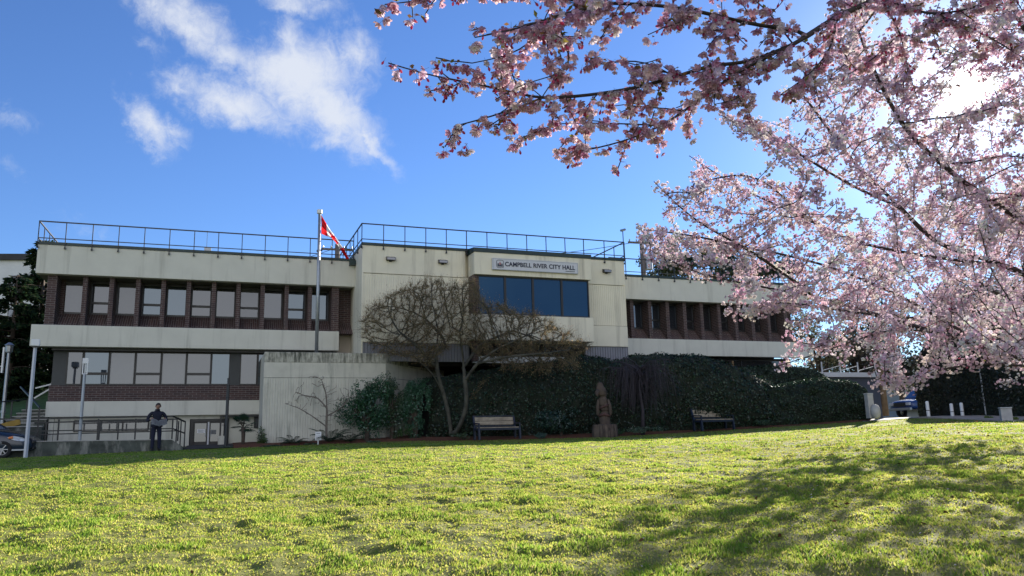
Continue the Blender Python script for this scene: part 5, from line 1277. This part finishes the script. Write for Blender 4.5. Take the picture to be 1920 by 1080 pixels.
# --- hedges
def hedge(name, label, top, depth_, leafn, size, cols, front=.35, seed=1, base_dz=0., z0=None, cat='hedge'):
    """top: list of (px, py, distance) along the upper front edge; body goes down to the ground and back by depth_"""
    r = np.random.default_rng(seed); P = np.array([spot(*q) for q in top]); L = np.concatenate([[0], np.cumsum(np.linalg.norm(np.diff(P, axis=0), axis=1))])
    k = int(L[-1] / .16) + 2; q = np.linspace(0, L[-1], k); P = np.stack([np.interp(q, L, P[:, j]) for j in range(3)], 1)
    B = np.array([P[:, 0].mean(), P[:, 1].mean(), 0.])
    o = thing(name, label, cat, (B[0], B[1], float(G0(B[0], B[1]))))
    B[2] = float(G0(B[0], B[1])); back = np.array([-.357, .934, 0]) * 1.
    prof = []  # (along back, height fraction)
    for a in np.linspace(0, 1, 9): prof.append((-front * math.sin(PI * min(1, a * 1.0)) * .8 - .15 * (1 - a), a * .94))
    for a in np.linspace(.15, 1, 7): prof.append((depth_ * a, .94 + .06 * math.sin(PI * min(1, a * 1.4 + .2))))
    prof.append((depth_ + .05, .6)); prof.append((depth_ + .05, 0))
    w = len(prof); V = np.zeros((k, w, 3))
    for i in range(k):
        zb = (float(G0(P[i, 0], P[i, 1])) if z0 is None else z0) + base_dz
        for j, (bk, f) in enumerate(prof):
            p = P[i] + back * bk; h = P[i, 2] - zb
            nz = (fbm(q[i] * 1.3 + j * .11, j * .55, seed + 50, 3) - .5)
            p = p - back * nz * .7 * (f > .02); V[i, j] = (p[0], p[1], zb + f * h + (nz * .30 + (fbm(q[i] * .45, 3.3, seed + 80, 2) - .5) * .55) * (f > .5)); 
    # rounded ends
    for i in range(k):
        e = min(i, k - 1 - i) * .16
        if e < .4: V[i, :, 2] = V[i, 0, 2] + (V[i, :, 2] - V[i, 0, 2]) * (.82 + .18 * math.sqrt(e / .4))
    ii = np.arange(w - 1)[None] + np.arange(k - 1)[:, None] * w
    Fq = np.stack([ii, ii + 1, ii + 1 + w, ii + w], -1).reshape(-1, 4); Vf = V.reshape(-1, 3) - B
    caps = []
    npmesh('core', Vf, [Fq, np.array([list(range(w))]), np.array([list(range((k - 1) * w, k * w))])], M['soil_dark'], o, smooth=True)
    fa = Vf[Fq]; c1 = np.cross(fa[:, 2] - fa[:, 0], fa[:, 3] - fa[:, 1]); ar = np.linalg.norm(c1, axis=1); nr = c1 / np.maximum(ar[:, None], 1e-9)
    cen = Vf.mean(0); flip = ((fa.mean(1) - cen) * nr).sum(1) < 0; nr[flip] *= -1
    pick = r.choice(len(Fq), leafn, p=ar / ar.sum()); uv = r.uniform(size=(leafn, 2, 1)); f4 = fa[pick]
    pos = (f4[:, 0] * (1 - uv[:, 0]) + f4[:, 1] * uv[:, 0]) * (1 - uv[:, 1]) + (f4[:, 3] * (1 - uv[:, 0]) + f4[:, 2] * uv[:, 0]) * uv[:, 1]
    nn = nr[pick]; cl = fbm(pos[:, 0] * 2.3 + pos[:, 1], pos[:, 2] * 2.3, seed + 3, 3)
    pos = pos + nn * (r.uniform(-.06, .07, (leafn, 1)) + (cl[:, None] - .4) * .22) + r.normal(size=pos.shape) * .02
    tmp = LEAF_T.copy(); tmp[:, 1] -= .4; tmp = tmp[:, [0, 2, 1]]; tmp = tmp[:, [0, 2, 1]]
    Vl, Fl = scatter(tmp, LEAF_F, pos, rotmats(leafn, nn + np.array([0, 0, .25]), .55, r=r), r.uniform(.6, 1.3, leafn) * size)
    npmesh('foliage', Vl, Fl, M['ivy'], o, np.repeat(hues(leafn, cols, .35, r), 4, 0))
    return o
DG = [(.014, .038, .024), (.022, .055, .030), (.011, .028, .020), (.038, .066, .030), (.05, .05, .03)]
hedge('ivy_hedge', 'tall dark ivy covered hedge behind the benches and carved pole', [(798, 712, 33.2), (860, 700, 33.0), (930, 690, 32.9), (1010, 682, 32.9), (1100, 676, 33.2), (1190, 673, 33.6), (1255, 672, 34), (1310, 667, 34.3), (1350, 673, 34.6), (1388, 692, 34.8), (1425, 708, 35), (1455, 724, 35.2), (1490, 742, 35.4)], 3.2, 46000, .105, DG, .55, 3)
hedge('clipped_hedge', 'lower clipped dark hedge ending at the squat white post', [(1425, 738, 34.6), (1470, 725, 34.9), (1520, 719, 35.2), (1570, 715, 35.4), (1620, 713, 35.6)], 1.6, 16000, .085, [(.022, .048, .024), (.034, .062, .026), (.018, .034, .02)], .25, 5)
hedge('bushes', 'dark rounded bushes below the right wing, behind the clipped hedge', [(1385, 686, 39), (1430, 682, 39), (1480, 684, 39), (1525, 692, 39), (1560, 712, 39)], 2.0, 13000, .11, [(.026, .05, .026), (.04, .066, .03), (.02, .036, .022)], .4, 7, cat='bush')
hedge('tall_hedge', 'tall dark hedge at the right edge behind the kerb and service box', [(1790, 660, 38.5), (1830, 590, 37), (1890, 555, 34.5), (1960, 545, 32.5), (2120, 545, 29.5)], 2.5, 26000, .12, [(.018, .026, .014), (.028, .036, .018), (.034, .030, .018)], .3, 9)

def mound(name, label, px, py, d, rx, ry, rz, k, size, cols, seed, cat='tree', zb=None, trunk=True, trans='leaf', group=None, lobes=9):
    """free-growing crown or bush: leaf clumps through several uneven lobes over a trunk with limbs"""
    r = np.random.default_rng(seed); P = spot(px, py, d); zb = float(G0(P[0], P[1])) if zb is None else zb
    o = thing(name, label, cat, (P[0], P[1], zb), 0, group); c0 = np.array([0, 0, P[2] - zb])
    cen = []; rad = []
    for i in range(lobes):
        v = r.normal(size=3); v /= np.linalg.norm(v); v *= r.uniform(.25, .8); cen.append(c0 + v * [rx, ry, rz]); rad.append(r.uniform(.32, .55))
    cen = np.array(cen); which = r.integers(0, lobes, k); v = r.normal(size=(k, 3)); v /= np.linalg.norm(v, axis=1, keepdims=True); q = r.uniform(.3, 1., k) ** .6
    pos = cen[which] + v * q[:, None] * np.array(rad)[which][:, None] * [rx, ry, rz]
    g = fbm(pos[:, 0] * 2.2 / max(rx * .5, .4) + pos[:, 1], pos[:, 2] * 2.2 / max(rz * .5, .4), seed, 3); keep = g > .36; pos = pos[keep]; kk = len(pos); pos[:, 2] = np.maximum(pos[:, 2], .02)
    Vl, Fl = scatter(LEAF_T, LEAF_F, pos, rotmats(kk, v[keep] + np.array([0, 0, .2]), .7, r=r), r.uniform(.6, 1.3, kk) * size)
    if trunk:
        mb = MB(); mb.tube([(0, 0, -.2), (.05, 0, c0[2] * .5), c0], [.05 * rz + .05, .04 * rz + .03, .02], 8)
        for c in cen: mb.tube([np.array([.04, 0, max(.1, c0[2] * .4)]), (c + c0 * .6) / 1.6, c], [.03 * rz + .01, .02 * rz + .006, .006], 5)
        mb.build('trunk', M['bark'], o, smooth=True)
    npmesh('crown', Vl, Fl, M[trans], o, np.repeat(hues(kk, cols, .35, r), 4, 0)); return o
GB = [(.06, .075, .03), (.09, .10, .04), (.045, .06, .03), (.12, .115, .05)]
mound('ivy_bank', 'speckled ivy grown tree on the bank right of the hall', 1535, 640, 46, 2.2, 2.2, 2.6, 9000, .15, [(.10, .105, .05), (.15, .14, .07), (.06, .075, .035), (.20, .18, .10)], 41)
mound('hillside_shade_mound', 'dark brown leafy mound standing in for the shadowed hillside above the annex', 1600, 672, 48, 2.0, 2.0, 1.5, 5000, .16, [(.035, .032, .025), (.05, .042, .03)], 42, 'bush')  # dark brown leaf colours stand in for the shadow on the hillside
for i, (px, py, d, rx, rz, lb) in enumerate(((1262, 506, 75, 3.2, 1.6, 'dark tree peeping over the right wing roof nearest the utility pole'), (1340, 500, 80, 2.6, 2.6, 'dark pointed tree standing over the right wing roof behind the blossom'), (1420, 512, 78, 4.0, 1.8, 'broad dark tree over the right end of the right wing roof'))):
    mound('background_tree', lb, px, py, d, rx, rx, rz, 5000, .32, [(.035, .05, .035), (.05, .065, .04)], 60 + i, zb=2., group='trees behind the right wing')
mound('background_tree', 'dense dark tree behind the annex and footpath, half hidden by blossom', 1680, 650, 62, 5., 4., 4.2, 9000, .32, [(.03, .042, .022), (.045, .055, .028), (.03, .03, .02)], 71, group='trees behind the right wing')
mound('background_tree', 'tall dark tree beyond the tall hedge at the right edge', 1860, 600, 66, 6., 4., 5.5, 9000, .34, [(.028, .036, .022), (.04, .046, .026)], 72, group='trees behind the right wing')
mound('hedge_bush', 'blue green bush at the foot of the ivy hedge left of the carved pole', 1050, 785, 31.9, 1.35, .7, .62, 5200, .075, [(.030, .075, .055), (.022, .055, .042), (.04, .085, .05)], 45, 'bush')
mound('garden_shrub', 'dense leafy evergreen shrub in front of the ribbed wall corner', 688, 762, 31.4, 1.1, .6, 1.4, 9500, .085, [(.036, .115, .05), (.055, .15, .065), (.028, .08, .04)], 46, 'shrub', lobes=14)
mound('garden_shrub', 'tall airy evergreen shrub between two leafy shrubs at the wall corner', 735, 758, 31.9, .62, .45, 1.45, 4600, .075, [(.05, .10, .05), (.07, .13, .06)], 47, 'shrub', lobes=12)
mound('garden_shrub', 'upright feathery green shrub before the angled shaded wall', 778, 756, 32.2, .80, .5, 1.5, 12000, .065, [(.05, .15, .08), (.045, .12, .065), (.07, .18, .09)], 48, 'shrub', lobes=14)
mound('garden_shrub', 'small light green leafy shrub beside the little palm', 490, 822, 30.6, .30, .3, .42, 900, .07, [(.07, .12, .03), (.10, .15, .04), (.05, .09, .03)], 49, 'shrub')
for i, (px, py, d, rx, rz, cols, lb) in enumerate((
    (428, 846, 30.1, .5, .10, [(.09, .12, .09), (.12, .15, .11)], 'grey green ground plant at the edge of the dark paving'), (505, 842, 30.0, .55, .16, [(.03, .06, .03), (.05, .08, .03)], 'dark low plant under the small light shrub'),
    (585, 841, 30.4, .4, .10, [(.05, .09, .03), (.03, .06, .03)], 'low green plant left of the white garden sign'), (700, 833, 30.9, .35, .12, [(.05, .10, .05), (.08, .12, .06)], 'pale green low plant under the dense wall corner shrub'),
    (757, 806, 31.6, .42, .30, [(.06, .14, .03), (.05, .11, .03)], 'bright green low bush beneath the feathery shrub'), (868, 815, 31.3, .65, .13, [(.04, .08, .03), (.06, .10, .04)], 'low green plants at the twin maple trunks'),
    (1012, 817, 31.0, .3, .13, [(.06, .12, .09), (.05, .10, .07)], 'small blue green plant right of the first bench'), (1205, 805, 31.6, .85, .18, [(.045, .11, .055), (.08, .14, .07), (.20, .22, .17)], 'flowering ground plants just right of the carved pole'),
    (1165, 809, 31.4, .3, .12, [(.05, .11, .05)], 'low green tuft touching the stump of the carved pole'), (1425, 792, 33.9, .6, .14, [(.04, .10, .04), (.03, .07, .03)], 'low green plants right of the second bench'),
    (1853, 783, 32.5, .22, .10, [(.18, .26, .05), (.12, .20, .04)], 'bright sunlit weed on the stone kerb by the thin grey pole'), (1903, 786, 30.3, .16, .08, [(.18, .24, .05)], 'sunlit weed beside the service box'))):
    mound('ground_plant', lb, px, py, d, rx, rx * .6, rz, int(700 + rx * 900), .05, cols, 80 + i, 'plant', trunk=False, group='low plants in the beds')

# --- conifers at the left
def conifer(label, px, d, ytop, w, seed):
    r = np.random.default_rng(seed); P = spot(px, 780, d); zb = 1.6; ht = spot(px, ytop, d)[2] - zb
    o = thing('conifer_tree', label, 'tree', (P[0], P[1], zb), 0, 'conifers at the left end'); mb = MB()
    mb.tube([(0, 0, -.3), (.05, .02, ht * .5), (0, 0, ht)], [.24, .14, .015], 8); pos = []; dr = []
    for i in range(int(ht * 17)):
        f = r.uniform(.06, 1); z = ht * f; a = r.uniform(0, 2 * PI); L = w * (1.05 - f) ** .75 * r.uniform(.55, 1.1) + .15
        t = np.linspace(0, 1, 9); pts = np.stack([math.cos(a) * L * t, math.sin(a) * L * t, z + L * (.28 * t - .42 * t ** 2)], 1); mb.tube(pts, np.linspace(.03, .006, 9), 4)
        k = int(26 + L * 60); tt = r.uniform(.12, 1, k) ** .8; bp = np.stack([np.interp(tt, t, pts[:, j]) for j in range(3)], 1)
        side = np.array([-math.sin(a), math.cos(a), 0]); sw = (r.uniform(-1, 1, k) * .34 * L * (1.1 - tt))[:, None]
        q = bp + side * sw; q[:, 2] -= np.abs(sw[:, 0]) * .35 + r.uniform(0, .08, k); pos.append(q)
        dd = np.array([math.cos(a), math.sin(a), -.5]) + side * np.sign(sw) * .8; dr.append(dd)
    mb.build('trunk', M['bark'], o, smooth=True); pos = np.concatenate(pos); dr = np.concatenate(dr); k = len(pos)
    T_ = np.array([[0, 0, 0], [.16, 0, .45], [0, .03, 1.], [-.16, 0, .45]]); T2 = T_[:, [1, 0, 2]]
    TT = np.concatenate([T_, T2]); V, Fs = scatter(TT, [np.array([[0, 1, 2, 3], [4, 5, 6, 7]])], pos, rotmats(k, dr, .35, r=r), r.uniform(.16, .34, k))
    npmesh('crown', V, Fs, M['needle'], o, np.repeat(hues(k, [(.022, .045, .026), (.032, .06, .03), (.05, .075, .032), (.015, .03, .02)], .3, r), 8, 0))
conifer('tall drooping conifer touching the left corner of the hall', 58, 40, 432, 3.1, 1)
conifer('dark conifer at the left edge before the apartment block', 8, 38, 505, 3.2, 2)
mound('ground_bush', 'lit green bush by the stairs below the conifers', 30, 740, 41, 1.4, 1., .9, 3000, .1, [(.10, .15, .05), (.05, .09, .03)], 55, 'bush', zb=1.7)
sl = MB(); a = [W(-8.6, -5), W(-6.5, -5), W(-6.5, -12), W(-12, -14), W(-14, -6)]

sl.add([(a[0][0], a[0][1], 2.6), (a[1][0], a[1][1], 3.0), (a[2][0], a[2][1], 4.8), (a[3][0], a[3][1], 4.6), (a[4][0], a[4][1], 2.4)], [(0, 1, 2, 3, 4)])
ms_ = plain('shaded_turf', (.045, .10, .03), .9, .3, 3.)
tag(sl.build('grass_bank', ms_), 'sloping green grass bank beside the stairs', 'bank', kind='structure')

# --- palm, ferns, weeping tree
def frond_plant(name, label, cat, px, py, d, k, L, w, rise, droop, cols, seed, leaflets=16, stem=0., group=None):
    r = np.random.default_rng(seed); P = spot(px, py, d); o = thing(name, label, cat, (P[0], P[1], float(G0(P[0], P[1])) + .04), 0, group); V = []; Fq = []; C = []; mb = MB()
    if stem: mb.tube([(0, 0, -.1), (0, 0, stem * .5), (.02, 0, stem)], [.07, .06, .075], 9)
    for i in range(k):
        a = 2 * PI * (i + r.uniform(-.3, .3)) / k; l = L * r.uniform(.7, 1.1); up = rise * r.uniform(.6, 1.3); t = np.linspace(0, 1, 12)
        pts = np.stack([np.cos(a) * l * t, np.sin(a) * l * t, stem + l * (up * t - droop * t ** 2)], 1); mb.tube(pts, np.linspace(.010, .003, 12), 4)
        side = np.array([-math.sin(a), math.cos(a), 0]); c = hues(1, cols, .2, r)[0]
        for j in range(leaflets):
            tt = .12 + .86 * j / leaflets; p = np.array([np.interp(tt, t, pts[:, q]) for q in range(3)]); ll = w * (math.sin(PI * (tt * .85 + .12)) ** .7)
            fwd = np.array([math.cos(a), math.sin(a), 0]) * ll * .5
            for sg in (-1, 1):
                b = len(V); e = p + side * sg * ll + fwd + np.array([0, 0, -.25 * ll]); m_ = (p + e) / 2; wd = np.array([math.cos(a), math.sin(a), 0]) * l / leaflets * .55
                V += [p, m_ - wd + [0, 0, .01], e, m_ + wd + [0, 0, .01]]; Fq.append((b, b + 1, b + 2, b + 3)); C += [c] * 4
    mb.build('trunk' if stem else 'stems', M['bark'] if stem else M['leaf_stem'], o, smooth=True); npmesh('fronds', np.array(V), np.array(Fq), M['leaf'], o, np.array(C))
M['leaf_stem'] = plain('green_stem', (.05, .07, .03), .7)
FC = [(.018, .055, .036), (.028, .075, .04), (.022, .05, .03)]
frond_plant('fern', 'dark sword fern at the foot of the ribbed wall left of the white sign', 'fern', 550, 836, 30.5, 13, .85, .11, .85, .65, FC, 1, group='sword ferns by the wall')
frond_plant('fern', 'large dark fern behind the leafless sapling and white sign', 'fern', 618, 833, 30.9, 14, 1.0, .13, 1.1, .75, FC, 2, group='sword ferns by the wall')
frond_plant('fern', 'dark fern between the leafless sapling and the dense shrub', 'fern', 655, 831, 30.9, 12, .85, .11, .9, .6, FC, 3, group='sword ferns by the wall')
def palm():
    r = np.random.default_rng(8); P = spot(455, 838, 30.4); o = thing('palm', 'small fan palm with short dark stem in front of the basement wall', 'palm', (P[0], P[1], float(G0(P[0], P[1])) + .03)); mb = MB(); V = []; Fq = []; C = []
    mb.tube([(0, 0, -.1), (.01, 0, .3), (0, 0, .72)], [.06, .07, .085], 10)
    for i in range(22):
        a = r.uniform(0, 2 * PI); el = r.uniform(-.35, 1.2); dv = np.array([math.cos(a) * math.cos(el), math.sin(a) * math.cos(el), math.sin(el)]); l = r.uniform(.28, .45); c = np.array([0, 0, .74]) + dv * l; mb.tube([(0, 0, .70), np.array([0, 0, .76]) + dv * l * .5, c], .008, 4)
        sd = np.cross(dv, [0, 0, 1.]); sd /= np.linalg.norm(sd); upv = np.cross(sd, dv); col = hues(1, [(.022, .055, .03), (.03, .07, .035)], .2, r)[0]
        for j in range(15):
            f = (j - 7) / 7 * 1.75; q = dv * math.cos(f) + sd * math.sin(f); le = .30 * (1 - .25 * abs(j - 7) / 7); e = c + q * le + np.array([0, 0, -.06]); m_ = c + q * le * .5; wd = np.cross(q, upv) * .017; b = len(V); V += [c, m_ - wd, e, m_ + wd]; Fq.append((b, b + 1, b + 2, b + 3)); C += [col] * 4
    mb.build('trunk', M['bark'], o, smooth=True); npmesh('fronds', np.array(V), np.array(Fq), M['leaf'], o, np.array(C))
palm()
def weeping():
    r = np.random.default_rng(13); P = spot(1205, 806, 32.0); B = np.array([P[0], P[1], float(G0(P[0], P[1]))]); o = thing('weeping_tree', 'small leafless weeping tree with drooping purple brown twigs before the ivy hedge', 'tree', B); mb = MB(); tw = MB()
    mb.tube([(0, 0, -.1), (.05, 0, 1.0), (-.05, .05, 2.0), (.05, 0, 2.75)], [.09, .07, .06, .045], 8)
    for i in range(30):
        a = r.uniform(0, 2 * PI); L = r.uniform(.3, 1.9); t = np.linspace(0, 1, 8); z0 = r.uniform(2.0, 2.75)
        pts = np.stack([np.cos(a) * L * t + .05, np.sin(a) * L * .6 * t, z0 + .45 * np.sin(t * 2.2) * L * .6], 1); mb.tube(pts, np.linspace(.03, .01, 8), 5)
        for j in range(22):
            s0 = r.uniform(.25, 1); p = np.array([np.interp(s0, t, pts[:, q]) for q in range(3)]); a2 = a + r.normal() * .9; l2 = r.uniform(.15, .45); drop = r.uniform(.5, 1.7); q = np.linspace(0, 1, 6)
            w_ = np.stack([p[0] + math.cos(a2) * l2 * q + r.normal() * .05 * q ** 2, p[1] + math.sin(a2) * l2 * q, np.maximum(.15, p[2] + .12 * np.sin(q * 3) - drop * q ** 1.6)], 1); tw.tube(w_, np.linspace(.008, .004, 6), 3, cap=False)
    for (x0, z0, x1, z1, x2, z2) in ((.0, 2.6, .25, 3.2, .75, 3.15), (.1, 2.7, .6, 3.0, 1.15, 2.6), (.2, 2.6, .9, 2.95, 1.75, 1.7), (.2, 2.5, .8, 2.7, 1.5, 1.8), (.2, 2.6, 1.1, 2.8, 1.9, 1.9)):
        t = np.linspace(0, 1, 12)[:, None]; pp = (1 - t) ** 2 * np.array([x0, -.1, z0]) + 2 * t * (1 - t) * np.array([x1, -.3, z1 + .2]) + t ** 2 * np.array([x2, -.4, z2]); tw.tube(pp, np.linspace(.016, .005, 12), 4)
    mb.build('trunk', M['weep'], o, smooth=True); tw.build('crown', M['weep'], o)
M['weep'] = plain('purple_brown_twig', (.035, .028, .036), .7, .3, 5.)
weeping()

# --- fallen petals and leaves on the grass
def litter():
    r = np.random.default_rng(17); k = 5200; y = np.sqrt(r.uniform(36, 31 ** 2, k)); az = np.where(r.uniform(size=k) < .72, r.uniform(.12, .72, k), r.uniform(-.72, .72, k)); x = y * az
    ok = on_lawn(x, y) & (r.uniform(size=k) < np.where(az > .12, .6, .22)); x, y = x[ok], y[ok]; k = len(x); z = G(x, y) + r.uniform(.015, .05, k)
    white = r.uniform(size=k) < np.where(x / y > .12, .68, .25)
    T_ = LEAF_T.copy(); T_[:, 1] -= .5
    V, Fs = scatter(T_, LEAF_F, np.stack([x, y, z], 1), rotmats(k, np.array([[0, 0, 1.]]), .35, r=r), np.where(white, r.uniform(.018, .036, k), r.uniform(.035, .085, k)))
    c = np.where(white[:, None], hues(k, [(.74, .66, .66), (.70, .58, .60)], .1, r), hues(k, [(.085, .045, .025), (.12, .065, .035), (.05, .03, .02)], .3, r))
    tag(npmesh('fallen_petals', V, Fs, M['litter'], tint=np.repeat(c, 4, 0)), 'pale fallen petals and brown leaves scattered over the lawn', 'petals', kind='stuff')
litter()
SKY_TINT = (.385, .525, .78); CLOUD_C = (3.5, 3.7, 4.1); BANK_C = (8.0, 7.9, 7.9); EXPO = 1.5
# ------------------------------------------------------------------ camera, sun, sky
cd = bpy.data.cameras.new('camera'); cam = bpy.data.objects.new('camera', cd); COL.objects.link(cam)
cd.sensor_fit = 'HORIZONTAL'; cd.sensor_width = 36; cd.lens = 36 * F / 1920; cd.clip_start = .05; cd.clip_end = 3000
cam.matrix_world = Matrix(((RIV[0], UPV[0], -fw[0], EYE[0]), (RIV[1], UPV[1], -fw[1], EYE[1]), (RIV[2], UPV[2], -fw[2], EYE[2]), (0, 0, 0, 1)))
S.camera = cam
SUN_AZ, SUN_EL = math.radians(32.26), math.radians(20.84)
sl_ = bpy.data.lights.new('sun', 'SUN'); sl_.energy = 5.0; sl_.angle = math.radians(.5); sl_.color = (1., .92, .78)
so = bpy.data.objects.new('sun', sl_); COL.objects.link(so)
sd = Vector((math.sin(SUN_AZ) * math.cos(SUN_EL), math.cos(SUN_AZ) * math.cos(SUN_EL), math.sin(SUN_EL)))
so.rotation_euler = sd.to_track_quat('Z', 'Y').to_euler(); so.location = (20, 30, 40)
wd = bpy.data.worlds.new('World'); S.world = wd; wd.use_nodes = True; nt = wd.node_tree; nt.nodes.clear()
out = N(nt, 'ShaderNodeOutputWorld'); bg = N(nt, 'ShaderNodeBackground'); bg.inputs['Strength'].default_value = .08
sk = N(nt, 'ShaderNodeTexSky'); sk.sky_type = 'NISHITA'; sk.sun_disc = False; sk.sun_elevation = SUN_EL; sk.sun_rotation = SUN_AZ
sk.air_density = 1.0; sk.dust_density = .1; sk.ozone_density = 2.2
tc = N(nt, 'ShaderNodeTexCoord'); sp = N(nt, 'ShaderNodeSeparateXYZ'); nt.links.new(tc.outputs['Generated'], sp.inputs[0])
az_ = mathn(nt, 'ARCTAN2', sp.outputs[0], sp.outputs[1]); el_ = mathn(nt, 'ARCSINE', sp.outputs[2])
# cloud bodies: ellipses in azimuth and elevation (degrees), torn up by noise
def azel(px, py):
    d = spot(px, py, 1.) - EYE; d /= np.linalg.norm(d); return math.degrees(math.atan2(d[0], d[1])), math.degrees(math.asin(d[2]))
cb = N(nt, 'ShaderNodeCombineXYZ'); nt.links.new(mathn(nt, 'MULTIPLY', az_, 180 / PI), cb.inputs[0]); nt.links.new(mathn(nt, 'MULTIPLY', el_, 180 / PI), cb.inputs[1])
nz1 = N(nt, 'ShaderNodeTexNoise'); nz1.inputs['Scale'].default_value = .20; nz1.inputs['Detail'].default_value = 9; nz1.inputs['Roughness'].default_value = .66; nt.links.new(cb.outputs[0], nz1.inputs['Vector'])
wv = N(nt, 'ShaderNodeVectorMath', operation='MULTIPLY_ADD'); nt.links.new(nz1.outputs['Color'], wv.inputs[0]); wv.inputs[1].default_value = (4.4, 4.4, 0); wv.inputs[2].default_value = (-2.2, -2.2, 0)
wa = N(nt, 'ShaderNodeVectorMath', operation='ADD'); nt.links.new(cb.outputs[0], wa.inputs[0]); nt.links.new(wv.outputs[0], wa.inputs[1])
dens = None
def blob(cx, cy, rx, ry, ang, wt):
    global dens
    a, e = azel(cx, cy); k = .0385
    s1 = N(nt, 'ShaderNodeVectorMath', operation='SUBTRACT'); nt.links.new(wa.outputs[0], s1.inputs[0]); s1.inputs[1].default_value = (a, e, 0)
    vr = N(nt, 'ShaderNodeVectorRotate', rotation_type='Z_AXIS'); vr.inputs['Angle'].default_value = math.radians(ang); nt.links.new(s1.outputs[0], vr.inputs['Vector'])
    m_ = N(nt, 'ShaderNodeVectorMath', operation='MULTIPLY'); nt.links.new(vr.outputs[0], m_.inputs[0]); m_.inputs[1].default_value = (1 / (rx * k), 1 / (ry * k), 0)
    ln = N(nt, 'ShaderNodeVectorMath', operation='LENGTH'); nt.links.new(m_.outputs[0], ln.inputs[0])
    f = mathn(nt, 'MULTIPLY', mathn(nt, 'SUBTRACT', 1.0, ln.outputs['Value']), wt)
    dens = f if dens is None else mathn(nt, 'MAXIMUM', dens, f)
for q in ((560, 150, 165, 120, 0, 1.3), (620, 205, 160, 75, 38, 1.25), (695, 265, 100, 24, 38, .9), (440, 195, 190, 52, 10, 1.05), (345, 175, 80, 24, 25, .7), (545, 80, 75, 56, 50, .9), (665, 110, 75, 65, 60, .85), (360, 40, 130, 60, 28, 1.05), (430, 110, 130, 44, 35, .8), (300, 10, 90, 50, 0, .8), (540, 5, 130, 32, 5, .85), (610, 20, 60, 26, 0, .5),
          (280, 235, 76, 38, 48, 1.0), (322, 240, 48, 26, 10, .7), (275, 90, 44, 32, 0, .4), (20, 218, 50, 22, 10, .36), (170, 440, 80, 30, 20, .2), (5, 300, 50, 18, 10, .25)): blob(*q)
nz3 = N(nt, 'ShaderNodeTexNoise'); nz3.inputs['Scale'].default_value = .75; nz3.inputs['Detail'].default_value = 8; nz3.inputs['Roughness'].default_value = .7; nz3.inputs['Distortion'].default_value = .6; nt.links.new(cb.outputs[0], nz3.inputs['Vector'])
dens = mathn(nt, 'ADD', dens, mathn(nt, 'MULTIPLY', mathn(nt, 'SUBTRACT', nz3.outputs['Fac'], .5), .95))
d2 = mathn(nt, 'ADD', dens, mathn(nt, 'MULTIPLY', mathn(nt, 'SUBTRACT', nz1.outputs['Fac'], .5), .9))
cm = N(nt, 'ShaderNodeMapRange', interpolation_type='SMOOTHSTEP'); nt.links.new(d2, cm.inputs['Value']); cm.inputs['From Min'].default_value = .02; cm.inputs['From Max'].default_value = 1.15
# a grey-white cloud bank low behind the viewpoint (seen mirrored in the windows)
nz2 = N(nt, 'ShaderNodeTexNoise'); nz2.inputs['Scale'].default_value = 2.6; nz2.inputs['Detail'].default_value = 8; nz2.inputs['Roughness'].default_value = .6; nt.links.new(tc.outputs['Generated'], nz2.inputs['Vector'])
bk = mathn(nt, 'MULTIPLY', sp.outputs[1], -1.0); mr = N(nt, 'ShaderNodeMapRange', interpolation_type='SMOOTHSTEP'); nt.links.new(mathn(nt, 'ADD', bk, mathn(nt, 'MULTIPLY', nz2.outputs['Fac'], .9)), mr.inputs['Value']); mr.inputs['From Min'].default_value = .8; mr.inputs['From Max'].default_value = 1.55
bank = mathn(nt, 'MULTIPLY', mr.outputs[0], .75)
tint = mix(nt, 1.0, sk.outputs[0], SKY_TINT, 'MULTIPLY')
cc = mix(nt, mathn(nt, 'MULTIPLY', cm.outputs[0], .92), tint, CLOUD_C)
cc = mix(nt, bank, cc, BANK_C)
# the sun's own glare in the sky around its true direction
dt = N(nt, 'ShaderNodeVectorMath', operation='DOT_PRODUCT'); nt.links.new(tc.outputs['Generated'], dt.inputs[0]); dt.inputs[1].default_value = tuple(sd)
ang = mathn(nt, 'MULTIPLY', mathn(nt, 'ARCCOSINE', mathn(nt, 'MINIMUM', dt.outputs['Value'], 1.0)), 180 / PI)
glow = mathn(nt, 'ADD', mathn(nt, 'MULTIPLY', mathn(nt, 'EXPONENT', mathn(nt, 'MULTIPLY', mathn(nt, 'POWER', mathn(nt, 'DIVIDE', ang, .68), 2.), -1.)), 160.), mathn(nt, 'MULTIPLY', mathn(nt, 'EXPONENT', mathn(nt, 'DIVIDE', ang, -4.0)), 7.))
gc = N(nt, 'ShaderNodeVectorMath', operation='SCALE'); gc.inputs[0].default_value = (1., .96, .86); nt.links.new(glow, gc.inputs['Scale'])
ad = N(nt, 'ShaderNodeVectorMath', operation='ADD'); nt.links.new(cc, ad.inputs[0]); nt.links.new(gc.outputs[0], ad.inputs[1])
nt.links.new(ad.outputs[0], bg.inputs[0]); nt.links.new(bg.outputs[0], out.inputs[0])
vs_ = S.view_settings; S.display_settings.display_device = 'sRGB'; vs_.view_transform = 'Standard'; vs_.look = 'None'; vs_.exposure = EXPO; vs_.gamma = 1; vs_.use_curve_mapping = False
S.render.engine = 'CYCLES'; cy = S.cycles
cy.max_bounces = 7; cy.diffuse_bounces = 4; cy.glossy_bounces = 3; cy.transmission_bounces = 6; cy.transparent_max_bounces = 6; cy.sample_clamp_indirect = 8; cy.use_denoising = True
